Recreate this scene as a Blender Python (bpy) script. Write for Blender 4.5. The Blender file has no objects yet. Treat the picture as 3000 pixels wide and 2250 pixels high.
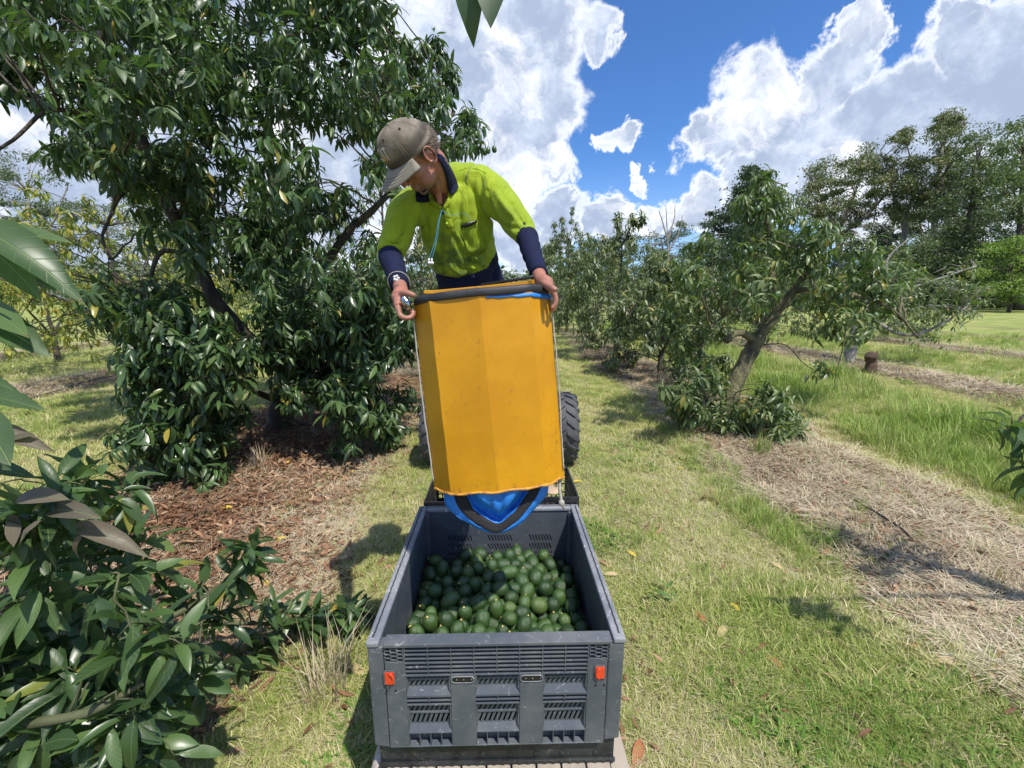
import bpy, bmesh, math, random
import numpy as np
from mathutils import Vector, Matrix, Quaternion, noise
from mathutils.bvhtree import BVHTree
R = math.radians
scene = bpy.context.scene
COL = scene.collection

# ------------------------------------------------------------------ camera, sky, sun, exposure
CAM_H, PITCH, FPX = 2.0, R(11.66), 1250.0
cam_data = bpy.data.cameras.new('camera')
cam = bpy.data.objects.new('camera', cam_data); COL.objects.link(cam)
cam.location = (0, 0, CAM_H); cam.rotation_euler = (R(90) - PITCH, 0, 0)
cam_data.sensor_width = 36; cam_data.lens = 36 * FPX / 3000; cam_data.clip_start = 0.05; cam_data.clip_end = 3000
scene.camera = cam
scene.view_settings.view_transform = 'Standard'
scene.view_settings.look = 'None'
scene.view_settings.exposure = 0.68
scene.view_settings.gamma = 1
scene.render.resolution_x, scene.render.resolution_y = 1024, 768
scene.cycles.max_bounces = 6
scene.cycles.diffuse_bounces = 3
scene.cycles.transmission_bounces = 4
scene.cycles.transparent_max_bounces = 8
scene.cycles.sample_clamp_indirect = 6
CP, SP = math.cos(PITCH), math.sin(PITCH)

def C(px, py, Z):
    """world point at depth Z seen at photograph pixel px, py"""
    x = (px - 1500) / FPX * Z; d = (py - 1125) / FPX * Z
    return Vector((x, Z * CP - d * SP, CAM_H - (Z * SP + d * CP)))
def proj(p):
    y, z = p[1], CAM_H - p[2]
    Z = y * CP + z * SP; d = -y * SP + z * CP
    return 1500 + p[0] / Z * FPX, 1125 + d / Z * FPX, Z
def G(px, py):
    d = C(px, py, 1.0) - Vector((0, 0, CAM_H)); t = CAM_H / -d.z
    return Vector((d.x * t, d.y * t, 0))

SUN_TO = Vector((0.33, -0.40, 1.0)).normalized()      # towards the sun
sun_el = math.asin(SUN_TO.z); sun_az = math.atan2(SUN_TO.x, SUN_TO.y)
sd = bpy.data.lights.new('sun', 'SUN'); sd.energy = 3.4; sd.angle = R(0.6); sd.color = (1, 0.95, 0.87)
sun = bpy.data.objects.new('sun', sd); COL.objects.link(sun)
sun.rotation_euler = SUN_TO.to_track_quat('Z', 'Y').to_euler()

class NT:
    """small helper to write node trees"""
    def __init__(s, tree): s.t = tree; s.n = tree.nodes; s.l = tree.links
    def new(s, typ, ins=None, **kw):
        n = s.n.new(typ)
        for k, v in kw.items(): setattr(n, k, v)
        for k, v in (ins or {}).items():
            sock = n.inputs[k]
            if isinstance(v, bpy.types.NodeSocket): s.l.new(v, sock)
            else: sock.default_value = v
        return n
    def math(s, op, a, b=0.0, c=None, clamp=False):
        n = s.n.new('ShaderNodeMath'); n.operation = op; n.use_clamp = clamp
        for i, v in enumerate([a, b] + ([c] if c is not None else [])):
            if isinstance(v, bpy.types.NodeSocket): s.l.new(v, n.inputs[i])
            else: n.inputs[i].default_value = v
        return n.outputs[0]
    def smooth(s, v, a, b, lo=0.0, hi=1.0):
        n = s.new('ShaderNodeMapRange', {0: v, 1: a, 2: b, 3: lo, 4: hi}, interpolation_type='SMOOTHSTEP')
        return n.outputs[0]
    def mix(s, f, a, b, mode='MIX'):
        n = s.n.new('ShaderNodeMix'); n.data_type = 'RGBA'; n.blend_type = mode
        for i, v in ((0, f), (6, a), (7, b)):
            if isinstance(v, bpy.types.NodeSocket): s.l.new(v, n.inputs[i])
            elif i == 0: n.inputs[0].default_value = v
            else: n.inputs[i].default_value = (*v, 1) if len(v) == 3 else v
        return n.outputs[2]
    def noise(s, vec=None, scale=5.0, detail=4.0, rough=0.55, dist=0.0):
        n = s.new('ShaderNodeTexNoise', {'Scale': scale, 'Detail': detail, 'Roughness': rough, 'Distortion': dist})
        if vec is not None: s.l.new(vec, n.inputs['Vector'])
        return n
    def ramp(s, f, stops):
        n = s.n.new('ShaderNodeValToRGB'); s.l.new(f, n.inputs[0])
        e = n.color_ramp.elements
        while len(e) < len(stops): e.new(0.5)
        for i, (p, c) in enumerate(stops): e[i].position = p; e[i].color = (*c, 1)
        return n.outputs[0]

world = bpy.data.worlds.new('World'); scene.world = world; world.use_nodes = True
w = NT(world.node_tree); w.n.clear()
sky = w.new('ShaderNodeTexSky', sky_type='NISHITA', sun_disc=False, sun_elevation=sun_el, sun_rotation=sun_az, altitude=100, air_density=1.0, dust_density=0.3, ozone_density=2.5)
tc = w.new('ShaderNodeTexCoord')
nrm = w.new('ShaderNodeVectorMath', {0: tc.outputs['Generated']}, operation='NORMALIZE').outputs[0]
big = w.noise(nrm, 3.2, 3, 0.5)
fine = w.noise(nrm, 9.0, 9, 0.62, 0.35)
wrp = w.new('ShaderNodeVectorMath', {0: fine.outputs['Color'], 1: (0.5, 0.5, 0.5)}, operation='SUBTRACT').outputs[0]
wrp = w.new('ShaderNodeVectorMath', {0: wrp, 'Scale': 0.16}, operation='SCALE').outputs[0]
dv = w.new('ShaderNodeVectorMath', {0: nrm, 1: wrp}, operation='ADD').outputs[0]
dv = w.new('ShaderNodeVectorMath', {0: dv}, operation='NORMALIZE').outputs[0]
CLOUDS = [(1250, 200, 330), (1470, 100, 240), (1560, 330, 150), (1400, 500, 250), (1600, 470, 90), (1740, 60, 70), (1750, 150, 50), (1100, 500, 300),
          (1650, 640, 90), (1790, 640, 80), (1920, 640, 70), (2040, 625, 60), (1520, 700, 120), (2160, 630, 80),
          (2080, 400, 95), (2200, 330, 120), (2330, 380, 120), (2330, 490, 140), (2480, 440, 135), (2430, 250, 80), (2490, 120, 45), (2500, 50, 35), (2620, 330, 110), (2720, 430, 170),
          (2900, 380, 190), (2960, 120, 100), (2830, 90, 80), (2880, 200, 70), (3050, 250, 120), (2600, 560, 150), (3100, 500, 250),
          (1835, 430, 38), (1780, 445, 34), (1885, 522, 30), (2250, 540, 90), (2150, 520, 70),
          (300, 200, 330), (650, 450, 420), (900, 150, 380), (150, 480, 170), (700, 800, 260), (250, 700, 180)]
tot = None
for (px, py, rr) in CLOUDS:
    d = (C(px, py, 1.0) - Vector((0, 0, CAM_H))).normalized()
    r = rr / FPX * (0.9 if rr > 60 else 1.0)
    dp = w.new('ShaderNodeVectorMath', {0: dv, 1: d}, operation='DOT_PRODUCT').outputs['Value']
    v = w.smooth(dp, math.cos(r * 1.2), math.cos(r * 0.45))
    tot = v if tot is None else w.math('MAXIMUM', tot, v)
sep = w.new('ShaderNodeSeparateXYZ', {0: nrm})
# outside the view the same broken cumulus goes on
gen = w.smooth(big.outputs['Fac'], 0.48, 0.58)
ang = w.new('ShaderNodeVectorMath', {0: nrm, 1: (0, math.cos(R(5)), math.sin(R(5)))}, operation='DOT_PRODUCT').outputs['Value']
outm = w.smooth(ang, 0.50, 0.25)
gen = w.math('MULTIPLY', gen, outm)
tot = w.math('MAXIMUM', tot, gen)
puff = w.noise(nrm, 16, 8, 0.65)
dens = w.math('ADD', tot, w.math('MULTIPLY', w.math('SUBTRACT', puff.outputs['Fac'], 0.5), 1.0))
alpha = w.smooth(dens, 0.20, 0.85)
# grey undersides where the cloud is thick, sunlit edges
sh1 = w.noise(dv, 5.5, 7, 0.6, 0.5)
core = w.smooth(dens, 0.58, 0.95)
shade = w.math('MULTIPLY', core, w.smooth(sh1.outputs['Fac'], 0.34, 0.54))
ccol = w.mix(shade, (0.90, 0.91, 0.93), (0.33, 0.40, 0.54))
ccol = w.mix(w.math('MULTIPLY', w.smooth(puff.outputs['Fac'], 0.6, 0.35), 0.45), ccol, (0.62, 0.70, 0.83))
skyc = w.new('ShaderNodeVectorMath', {0: sky.outputs[0], 'Scale': 0.088}, operation='SCALE').outputs[0]
skyc = w.mix(1.0, skyc, (0.60, 0.97, 1.42), 'MULTIPLY')
hz = w.smooth(sep.outputs['Z'], 0.3, 0.0, 0.0, 0.5)
skyc = w.mix(hz, skyc, (0.50, 0.66, 0.92))
fin = w.mix(alpha, skyc, ccol)
bg = w.new('ShaderNodeBackground', {'Color': fin, 'Strength': 0.88})
out = w.new('ShaderNodeOutputWorld', {'Surface': bg.outputs[0]})

# ------------------------------------------------------------------ helpers
rng = np.random.default_rng(7)
def tag(o, label=None, cat=None, group=None, kind=None):
    if label: o['label'] = label
    if cat: o['category'] = cat
    if group: o['group'] = group
    if kind: o['kind'] = kind
    return o
def empty(name, loc=(0, 0, 0), rz=0, label=None, cat=None, group=None):
    o = bpy.data.objects.new(name, None); COL.objects.link(o); o.location = loc; o.rotation_euler = (0, 0, rz)
    o.empty_display_size = 0.1
    return tag(o, label, cat, group)
def link(name, me, parent=None, mat=None, smooth=False):
    if mat is not None and not me.materials: me.materials.append(mat)
    if smooth and len(me.polygons): me.polygons.foreach_set('use_smooth', [True] * len(me.polygons))
    o = bpy.data.objects.new(name, me); COL.objects.link(o)
    if parent is not None: o.parent = parent
    return o
def np_mesh(name, V, F, loops=3, rnd=None, uv=None):
    """fast mesh from arrays; F is (n, loops)"""
    me = bpy.data.meshes.new(name)
    V = np.asarray(V, dtype=np.float32); F = np.asarray(F, dtype=np.int32)
    me.vertices.add(len(V)); me.vertices.foreach_set('co', V.ravel())
    me.loops.add(F.size); me.loops.foreach_set('vertex_index', F.ravel())
    me.polygons.add(len(F)); me.polygons.foreach_set('loop_start', np.arange(0, F.size, loops, dtype=np.int32))
    if rnd is not None:
        a = me.attributes.new('rnd', 'FLOAT', 'POINT'); a.data.foreach_set('value', np.asarray(rnd, dtype=np.float32))
    if uv is not None:
        u = me.uv_layers.new(name='UVMap'); u.data.foreach_set('uv', np.asarray(uv, dtype=np.float32)[F.ravel()].ravel())
    me.update(calc_edges=True)
    return me

class MB:
    def __init__(s): s.v = []; s.f = []
    def add(s, vs, fs):
        b = len(s.v); s.v += [tuple(v) for v in vs]; s.f += [tuple(b + i for i in f) for f in fs]; return s
    def box(s, x0, x1, y0, y1, z0, z1):
        return s.add([(x0, y0, z0), (x1, y0, z0), (x1, y1, z0), (x0, y1, z0), (x0, y0, z1), (x1, y0, z1), (x1, y1, z1), (x0, y1, z1)],
                     [(0, 3, 2, 1), (4, 5, 6, 7), (0, 1, 5, 4), (1, 2, 6, 5), (2, 3, 7, 6), (3, 0, 4, 7)])
    def prism_xz(s, poly, y0, y1):
        n = len(poly); vs = [(x, y0, z) for x, z in poly] + [(x, y1, z) for x, z in poly]
        return s.add(vs, [tuple(range(n)), tuple(range(2 * n - 1, n - 1, -1))] + [(i + n, (i + 1) % n + n, (i + 1) % n, i) for i in range(n)])
    def prism_yz(s, poly, x0, x1):
        n = len(poly); vs = [(x0, y, z) for y, z in poly] + [(x1, y, z) for y, z in poly]
        return s.add(vs, [tuple(range(n)), tuple(range(2 * n - 1, n - 1, -1))] + [(i + n, (i + 1) % n + n, (i + 1) % n, i) for i in range(n)])
    def tube(s, pts, rad, n=8, closed=False, flat=1.0):
        pts = [Vector(p) for p in pts]; m = len(pts)
        if isinstance(rad, (int, float)): rad = [rad] * m
        up = Vector((0.13, 0.27, 1)).normalized(); vs = []; prev = None
        for i, p in enumerate(pts):
            if closed: t = pts[(i + 1) % m] - pts[i - 1]
            else: t = pts[min(i + 1, m - 1)] - pts[max(i - 1, 0)]
            t = t.normalized() if t.length > 1e-9 else Vector((0, 0, 1))
            a = prev if prev is not None else (up if abs(t.dot(up)) < 0.95 else Vector((1, 0, 0)))
            a = (a - t * a.dot(t)).normalized(); prev = a; b = t.cross(a)
            for k in range(n):
                q = 2 * math.pi * k / n
                vs.append(p + a * (math.cos(q) * rad[i]) + b * (math.sin(q) * rad[i] * flat))
        fs = []
        for i in range(m if closed else m - 1):
            j = (i + 1) % m
            for k in range(n): fs.append((i * n + k, i * n + (k + 1) % n, j * n + (k + 1) % n, j * n + k))
        if not closed: fs += [tuple(range(n - 1, -1, -1)), tuple((m - 1) * n + k for k in range(n))]
        return s.add(vs, fs)
    def ell(s, c, r, M=None, nu=14, nv=9):
        M = M or Matrix.Identity(3); c = Vector(c); vs = [c + M @ Vector((0, 0, -r[2]))]
        for j in range(1, nv):
            e = -math.pi / 2 + math.pi * j / nv
            for i in range(nu):
                a = 2 * math.pi * i / nu
                vs.append(c + M @ Vector((r[0] * math.cos(e) * math.cos(a), r[1] * math.cos(e) * math.sin(a), r[2] * math.sin(e))))
        vs.append(c + M @ Vector((0, 0, r[2]))); L = len(vs) - 1; fs = []
        for i in range(nu):
            fs.append((0, 1 + (i + 1) % nu, 1 + i)); fs.append((L, L - nu + i, L - nu + (i + 1) % nu))
            for j in range(nv - 2):
                a = 1 + j * nu + i; b = 1 + j * nu + (i + 1) % nu
                fs.append((a, b, b + nu, a + nu))
        return s.add(vs, fs)
    def lathe(s, prof, n=24, axis='z', c=(0, 0, 0)):
        vs = []; fs = []; m = len(prof)
        for (r, z) in prof:
            for k in range(n):
                q = 2 * math.pi * k / n; a, b = r * math.cos(q), r * math.sin(q)
                p = (a, b, z) if axis == 'z' else ((z, a, b) if axis == 'x' else (a, z, b))
                vs.append((p[0] + c[0], p[1] + c[1], p[2] + c[2]))
        for i in range(m - 1):
            for k in range(n): fs.append((i * n + k, i * n + (k + 1) % n, (i + 1) * n + (k + 1) % n, (i + 1) * n + k))
        return s.add(vs, fs)
    def loft(s, rings, cap=True):
        n = len(rings[0]); vs = [p for r in rings for p in r]; fs = []
        for i in range(len(rings) - 1):
            for k in range(n): fs.append((i * n + k, i * n + (k + 1) % n, (i + 1) * n + (k + 1) % n, (i + 1) * n + k))
        if cap: fs += [tuple(range(n - 1, -1, -1)), tuple((len(rings) - 1) * n + k for k in range(n))]
        return s.add(vs, fs)
    def mesh(s, name):
        me = bpy.data.meshes.new(name); me.from_pydata(s.v, [], s.f); me.update(); return me
    def build(s, name, mat, parent=None, smooth=False, bevel=0, label=None, solid=0, fix=True):
        me = s.mesh(name)
        if fix:
            bm = bmesh.new(); bm.from_mesh(me); bmesh.ops.recalc_face_normals(bm, faces=bm.faces); bm.to_mesh(me); bm.free()
        o = link(name, me, parent, mat, smooth)
        if solid:
            q = o.modifiers.new('solid', 'SOLIDIFY'); q.thickness = solid; q.offset = 0
        if bevel:
            b = o.modifiers.new('bevel', 'BEVEL'); b.width = bevel; b.segments = 2; b.limit_method = 'ANGLE'; b.angle_limit = R(40)
        if label: o['label'] = label
        return o

# ------------------------------------------------------------------ materials
def mat_new(name):
    m = bpy.data.materials.new(name); m.use_nodes = True; t = NT(m.node_tree); t.n.clear()
    p = t.new('ShaderNodeBsdfPrincipled'); o = t.new('ShaderNodeOutputMaterial', {'Surface': p.outputs[0]})
    return m, t, p, o
def simple(name, col, rough=0.5, metal=0, var=0.25, scale=8, bump=0.0, bscale=60, col2=None, spec=0.5, coat=0, streak=None):
    m, t, p, o = mat_new(name)
    tcn = t.new('ShaderNodeTexCoord').outputs['Object']
    vec = tcn
    if streak: vec = t.new('ShaderNodeMapping', {0: tcn, 3: streak}).outputs[0]
    n = t.noise(vec, scale, 6, 0.6)
    c2 = col2 or tuple(c * (1 - var) for c in col)
    c1 = tuple(min(1, c * (1 + var * 0.6)) for c in col)
    c = t.ramp(n.outputs['Fac'], [(0.3, c2), (0.7, c1)])
    t.l.new(c, p.inputs['Base Color'])
    rr = t.smooth(n.outputs['Fac'], 0.3, 0.7, max(0, rough - 0.1), min(1, rough + 0.1)); t.l.new(rr, p.inputs['Roughness'])
    p.inputs['Metallic'].default_value = metal; p.inputs['Specular IOR Level'].default_value = spec; p.inputs['Coat Weight'].default_value = coat
    if bump:
        b = t.noise(tcn, bscale, 4, 0.6)
        bn = t.new('ShaderNodeBump', {'Strength': bump, 'Distance': 0.03 if 'bark' in name else 0.004, 'Height': b.outputs['Fac']})
        t.l.new(bn.outputs[0], p.inputs['Normal'])
    return m

def leaf_mat(name, dark, mid, light, rnd_src, yellow=0.03, rough=0.36, trans=0.28, uv=False, under=(0.07, 0.115, 0.055)):
    m, t, p, o = mat_new(name)
    if rnd_src == 'attr': rv = t.new('ShaderNodeAttribute', attribute_name='rnd').outputs['Fac']
    else: rv = t.new('ShaderNodeObjectInfo').outputs['Random']
    base = t.ramp(rv, [(0.0, dark), (0.55, mid), (1 - yellow - 0.005, light), (1 - yellow, (0.30, 0.28, 0.04)), (1.0, (0.36, 0.25, 0.04))])
    geo = t.new('ShaderNodeNewGeometry')
    nz = t.noise(geo.outputs['Position'], 2.2, 3, 0.5)
    base = t.mix(t.smooth(nz.outputs['Fac'], 0.35, 0.68, 0, 0.45), base, light)
    if uv:
        u = t.new('ShaderNodeSeparateXYZ', {0: t.new('ShaderNodeUVMap').outputs[0]})
        au = t.math('ABSOLUTE', u.outputs[0])
        rib = t.smooth(au, 0.05, 0.015)
        ve = t.math('FRACT', t.math('SUBTRACT', t.math('MULTIPLY', u.outputs[1], 9.0), t.math('MULTIPLY', au, 2.2)))
        ve = t.smooth(t.math('ABSOLUTE', t.math('SUBTRACT', ve, 0.5)), 0.07, 0.02, 0, 0.35)
        rib = t.math('MAXIMUM', rib, ve)
        base = t.mix(t.math('MULTIPLY', rib, 0.5), base, (0.20, 0.28, 0.10))
        sp = t.noise(geo.outputs['Position'], 60, 4, 0.7); tip = t.smooth(u.outputs[1], 0.86, 1.0, 0.0, 0.16)
        base = t.mix(t.smooth(t.math('ADD', sp.outputs['Fac'], tip), 0.68, 0.74, 0, 0.8), base, (0.16, 0.09, 0.035))
        bn = t.new('ShaderNodeBump', {'Strength': 0.5, 'Distance': 0.003, 'Height': t.math('SUBTRACT', 1.0, rib)})
        t.l.new(bn.outputs[0], p.inputs['Normal'])
    col = t.mix(t.math('MULTIPLY', geo.outputs['Backfacing'], 0.7), base, under)
    t.l.new(col, p.inputs['Base Color'])
    p.inputs['Specular IOR Level'].default_value = 0.55
    t.l.new(t.smooth(nz.outputs['Fac'], 0.3, 0.7, rough, rough + 0.14), p.inputs['Roughness'])
    tr = t.new('ShaderNodeBsdfTranslucent', {'Color': t.mix(1.0, col, (1.9, 2.3, 0.8), 'MULTIPLY')})
    mx = t.new('ShaderNodeMixShader', {0: trans, 1: p.outputs[0], 2: tr.outputs[0]})
    t.l.new(mx.outputs[0], o.inputs['Surface'])
    return m

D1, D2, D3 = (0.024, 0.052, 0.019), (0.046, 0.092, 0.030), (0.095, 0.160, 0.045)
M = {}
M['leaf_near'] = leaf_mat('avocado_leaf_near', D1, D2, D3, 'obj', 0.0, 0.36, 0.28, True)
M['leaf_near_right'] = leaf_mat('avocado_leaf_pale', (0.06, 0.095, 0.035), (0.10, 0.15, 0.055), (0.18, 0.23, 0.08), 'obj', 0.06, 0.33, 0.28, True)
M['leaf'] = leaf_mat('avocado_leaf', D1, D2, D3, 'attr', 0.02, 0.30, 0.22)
M['leaf_right'] = leaf_mat('avocado_leaf_olive', (0.06, 0.095, 0.035), (0.10, 0.15, 0.055), (0.18, 0.23, 0.08), 'attr', 0.06, 0.33, 0.28)
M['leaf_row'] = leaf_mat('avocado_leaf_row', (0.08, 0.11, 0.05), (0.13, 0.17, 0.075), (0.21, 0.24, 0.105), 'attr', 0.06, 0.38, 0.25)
M['leaf_yellow'] = leaf_mat('yellowing_leaf', (0.12, 0.17, 0.04), (0.26, 0.29, 0.05), (0.42, 0.38, 0.06), 'attr', 0.35, 0.45, 0.35)
M['gum'] = leaf_mat('gum_leaf', (0.10, 0.115, 0.06), (0.17, 0.18, 0.09), (0.27, 0.25, 0.13), 'attr', 0.03, 0.5, 0.2)  # lightened and greyed: distance haze is put into the leaf colour
M['gum_dark'] = leaf_mat('wattle_leaf', (0.07, 0.10, 0.05), (0.12, 0.155, 0.07), (0.18, 0.215, 0.09), 'attr', 0.01, 0.5, 0.2)
M['pine'] = leaf_mat('pine_needles', (0.025, 0.045, 0.025), (0.04, 0.07, 0.034), (0.065, 0.10, 0.045), 'attr', 0.0, 0.6, 0.1)
M['bush'] = leaf_mat('bright_bush_leaf', (0.09, 0.16, 0.025), (0.16, 0.25, 0.035), (0.26, 0.34, 0.05), 'attr', 0.02, 0.5, 0.3)
M['far'] = leaf_mat('far_wood_leaf', (0.10, 0.13, 0.10), (0.14, 0.18, 0.13), (0.20, 0.23, 0.16), 'attr', 0.0, 0.7, 0.15)  # pale grey-green with the haze of distance in the colour
M['bark'] = simple('avocado_bark', (0.10, 0.085, 0.065), 0.85, var=0.5, scale=9, bump=0.9, bscale=35, col2=(0.035, 0.03, 0.022), streak=(1, 1, 0.35))
M['bark_moss'] = simple('mossy_bark', (0.17, 0.16, 0.075), 0.85, var=0.5, scale=9, bump=1.0, bscale=26, col2=(0.05, 0.043, 0.032), streak=(1, 1, .45))
M['bark_grey'] = simple('grey_bark', (0.30, 0.28, 0.25), 0.85, var=0.3, scale=3, bump=0.5, bscale=12, col2=(0.13, 0.115, 0.10))
M['twig'] = simple('green_twig', (0.09, 0.10, 0.045), 0.7, var=0.4, scale=9)
M['leaf_flush'] = leaf_mat('bronze_new_leaf', (0.085, 0.08, 0.055), (0.12, 0.095, 0.07), (0.15, 0.12, 0.08), 'obj', 0.0, 0.42, 0.25, True, (0.12, 0.10, 0.08))

# ------------------------------------------------------------------ leaf templates and rosettes
def leaf_template(detail):
    if detail == 2:
        ts = [0, 0.06, 0.2, 0.38, 0.56, 0.74, 0.89, 1.0]; ws = [0.012, 0.015, 0.10, 0.148, 0.156, 0.125, 0.06, 0]
    elif detail == 1:
        ts = [0, 0.25, 0.55, 0.82, 1.0]; ws = [0.01, 0.105, 0.142, 0.09, 0]
    else:
        ts = [0, 0.45, 1.0]; ws = [0.02, 0.2, 0]
    V = []; UV = []; F = []; rows = []
    for i, (t, wd) in enumerate(zip(ts, ws)):
        y = t; z = 0.10 * t - 0.42 * t * t      # arching down
        lift = wd * 0.45
        wv = 0.018 * math.sin(t * 17)
        if wd == 0: rows.append([len(V)]); V.append((0, y, z)); UV.append((0, t))
        else:
            rows.append([len(V), len(V) + 1, len(V) + 2])
            V += [(-wd, y, z + lift + wv), (0, y, z), (wd, y, z + lift - wv)]; UV += [(-wd / 0.2, t), (0, t), (wd / 0.2, t)]
    for a, b in zip(rows[:-1], rows[1:]):
        if len(b) == 3:
            for k in (0, 1): F += [(a[k], a[k + 1], b[k + 1]), (a[k], b[k + 1], b[k])]
        else: F += [(a[0], a[1], b[0]), (a[1], a[2], b[0])]
    return np.array(V, float), np.array(F, int), np.array(UV, float)
TPL = [leaf_template(i) for i in range(3)]
LEAF_ME = {}
def leaf_mesh(mat):
    if mat.name not in LEAF_ME:
        LEAF_ME[mat.name] = []
        for k in range(9):
            V, F, UV = TPL[2]; V = V.copy(); rk = random.Random(k); t_ = V[:, 1].copy()
            V[:, 0] = V[:, 0] * rk.uniform(.75, 1.2) + rk.uniform(-.22, .22) * t_ ** 2
            V[:, 2] = V[:, 2] * rk.uniform(.2, 1.8) + rk.uniform(.01, .035) * np.sin(t_ * rk.uniform(12, 22) + k) * np.abs(UV[:, 0]) * np.sign(UV[:, 0] + .01)
            me = np_mesh('leaf', V, F, uv=UV); me.materials.append(mat)
            me.polygons.foreach_set('use_smooth', [True] * len(me.polygons)); LEAF_ME[mat.name].append(me)
    return LEAF_ME[mat.name]

def rosette(c, axis, n, L, rs, droop=0.5):
    """leaves of one twig tip: list of (origin, dir, normal, length)"""
    axis = Vector(axis).normalized(); out = []
    a = axis.orthogonal().normalized(); b = axis.cross(a); ph = rs.random() * 6.28
    for i in range(n):
        q = ph + i * 2.4; el = rs.uniform(-0.45, 0.8) + 0.15 * (i / n)
        d = (a * math.cos(q) + b * math.sin(q)) * math.cos(el) + axis * math.sin(el)
        d.z -= droop * rs.uniform(0.4, 1.2); d.normalize()
        up = Vector((0, 0, 1)) + axis * 0.5 + Vector((rs.uniform(-.35, .35), rs.uniform(-.35, .35), 0))
        nn = up - d * up.dot(d)
        if nn.length < 0.05: nn = Vector((1, 0, 0)) - d * d.x
        nn.normalize()
        o = c - axis * (0.75 * L * i / n) + d * 0.06 * L
        out.append((o, d, nn, L * rs.uniform(0.7, 1.15)))
    return out
def leaf_arrays(leaves):
    O = np.array([l[0] for l in leaves]); Y = np.array([l[1] for l in leaves]); Z = np.array([l[2] for l in leaves]); S = np.array([l[3] for l in leaves])
    X = np.cross(Y, Z); return O, X, Y, Z, S
def joined_leaves(name, leaves, mat, parent, detail=1, kind='stuff', rnd=None, wide=1.0):
    if not leaves: return None
    V, F, UV = TPL[detail]; O, X, Y, Z, S = leaf_arrays(leaves)
    wr = wide * rng.uniform(0.72, 1.2, (len(leaves), 1, 1)); ar = rng.uniform(0.2, 1.7, (len(leaves), 1, 1))
    tw_ = rng.uniform(-0.25, 0.25, (len(leaves), 1, 1))
    P = O[:, None, :] + S[:, None, None] * ((V[None, :, 0:1] * wr + tw_ * V[None, :, 1:2] ** 2) * X[:, None, :] + V[None, :, 1:2] * Y[:, None, :] + V[None, :, 2:3] * ar * Z[:, None, :])
    n, k = len(leaves), len(V)
    FF = (F[None] + (np.arange(n) * k)[:, None, None]).reshape(-1, 3)
    r = rng.random(n) if rnd is None else rnd
    me = np_mesh(name, P.reshape(-1, 3), FF, rnd=np.repeat(r, k)); me.materials.append(mat)
    if detail: me.polygons.foreach_set('use_smooth', [True] * len(me.polygons))
    o = link(name, me, parent)
    if kind: o['kind'] = kind
    return o
def near_leaves(leaves, mat, parent, most=280, minpx=26):
    """the leaves that show largest become parts of their own, the rest is returned"""
    sc = []
    for i, l in enumerate(leaves):
        px, py, Z = proj(l[0] + l[1] * l[3] * 0.5)
        if Z > 0.2 and -60 < px < 3060 and -60 < py < 2310 and l[3] * FPX / Z > minpx: sc.append((-l[3] / Z, i))
    sc.sort(); pick = sorted(i for _, i in sc[:most]); me = leaf_mesh(mat)
    for i in pick:
        o_, d, nn, L = leaves[i]; x = d.cross(nn)
        o = bpy.data.objects.new('leaf', me[i % 9]); COL.objects.link(o); o.parent = parent
        m = Matrix(((x.x, d.x, nn.x), (x.y, d.y, nn.y), (x.z, d.z, nn.z))).to_4x4()
        o.matrix_local = Matrix.Translation(o_) @ m @ Matrix.Diagonal((L, L, L, 1))
    pick = set(pick); return [l for i, l in enumerate(leaves) if i not in pick]

def curve_pts(pts, n=6, wob=0.0, rs=random):
    """Catmull-Rom through pts"""
    P = [Vector(p) for p in pts]; P = [P[0] * 2 - P[1]] + P + [P[-1] * 2 - P[-2]]; out = []
    for i in range(1, len(P) - 2):
        for k in range(n):
            t = k / n; a, b, c, d = P[i - 1], P[i], P[i + 1], P[i + 2]
            q = 0.5 * ((2 * b) + (c - a) * t + (2 * a - 5 * b + 4 * c - d) * t * t + (3 * b - a - 3 * c + d) * t ** 3)
            if wob: q += Vector((rs.uniform(-wob, wob), rs.uniform(-wob, wob), rs.uniform(-wob, wob)))
            out.append(q)
    out.append(P[-2].copy()); return out
def limb(pts, r0, r1, name, mat, parent, n=8, wob=0.012, rs=random, sub=5):
    c = curve_pts(pts, sub, wob, rs); m = len(c)
    mb = MB(); mb.tube(c, [(r0 + (r1 - r0) * (i / (m - 1)) ** 0.8) * (1 + rs.uniform(-.09, .09)) for i in range(m)], n)
    mb.build(name, mat, parent, smooth=True, fix=False); return c

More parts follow.
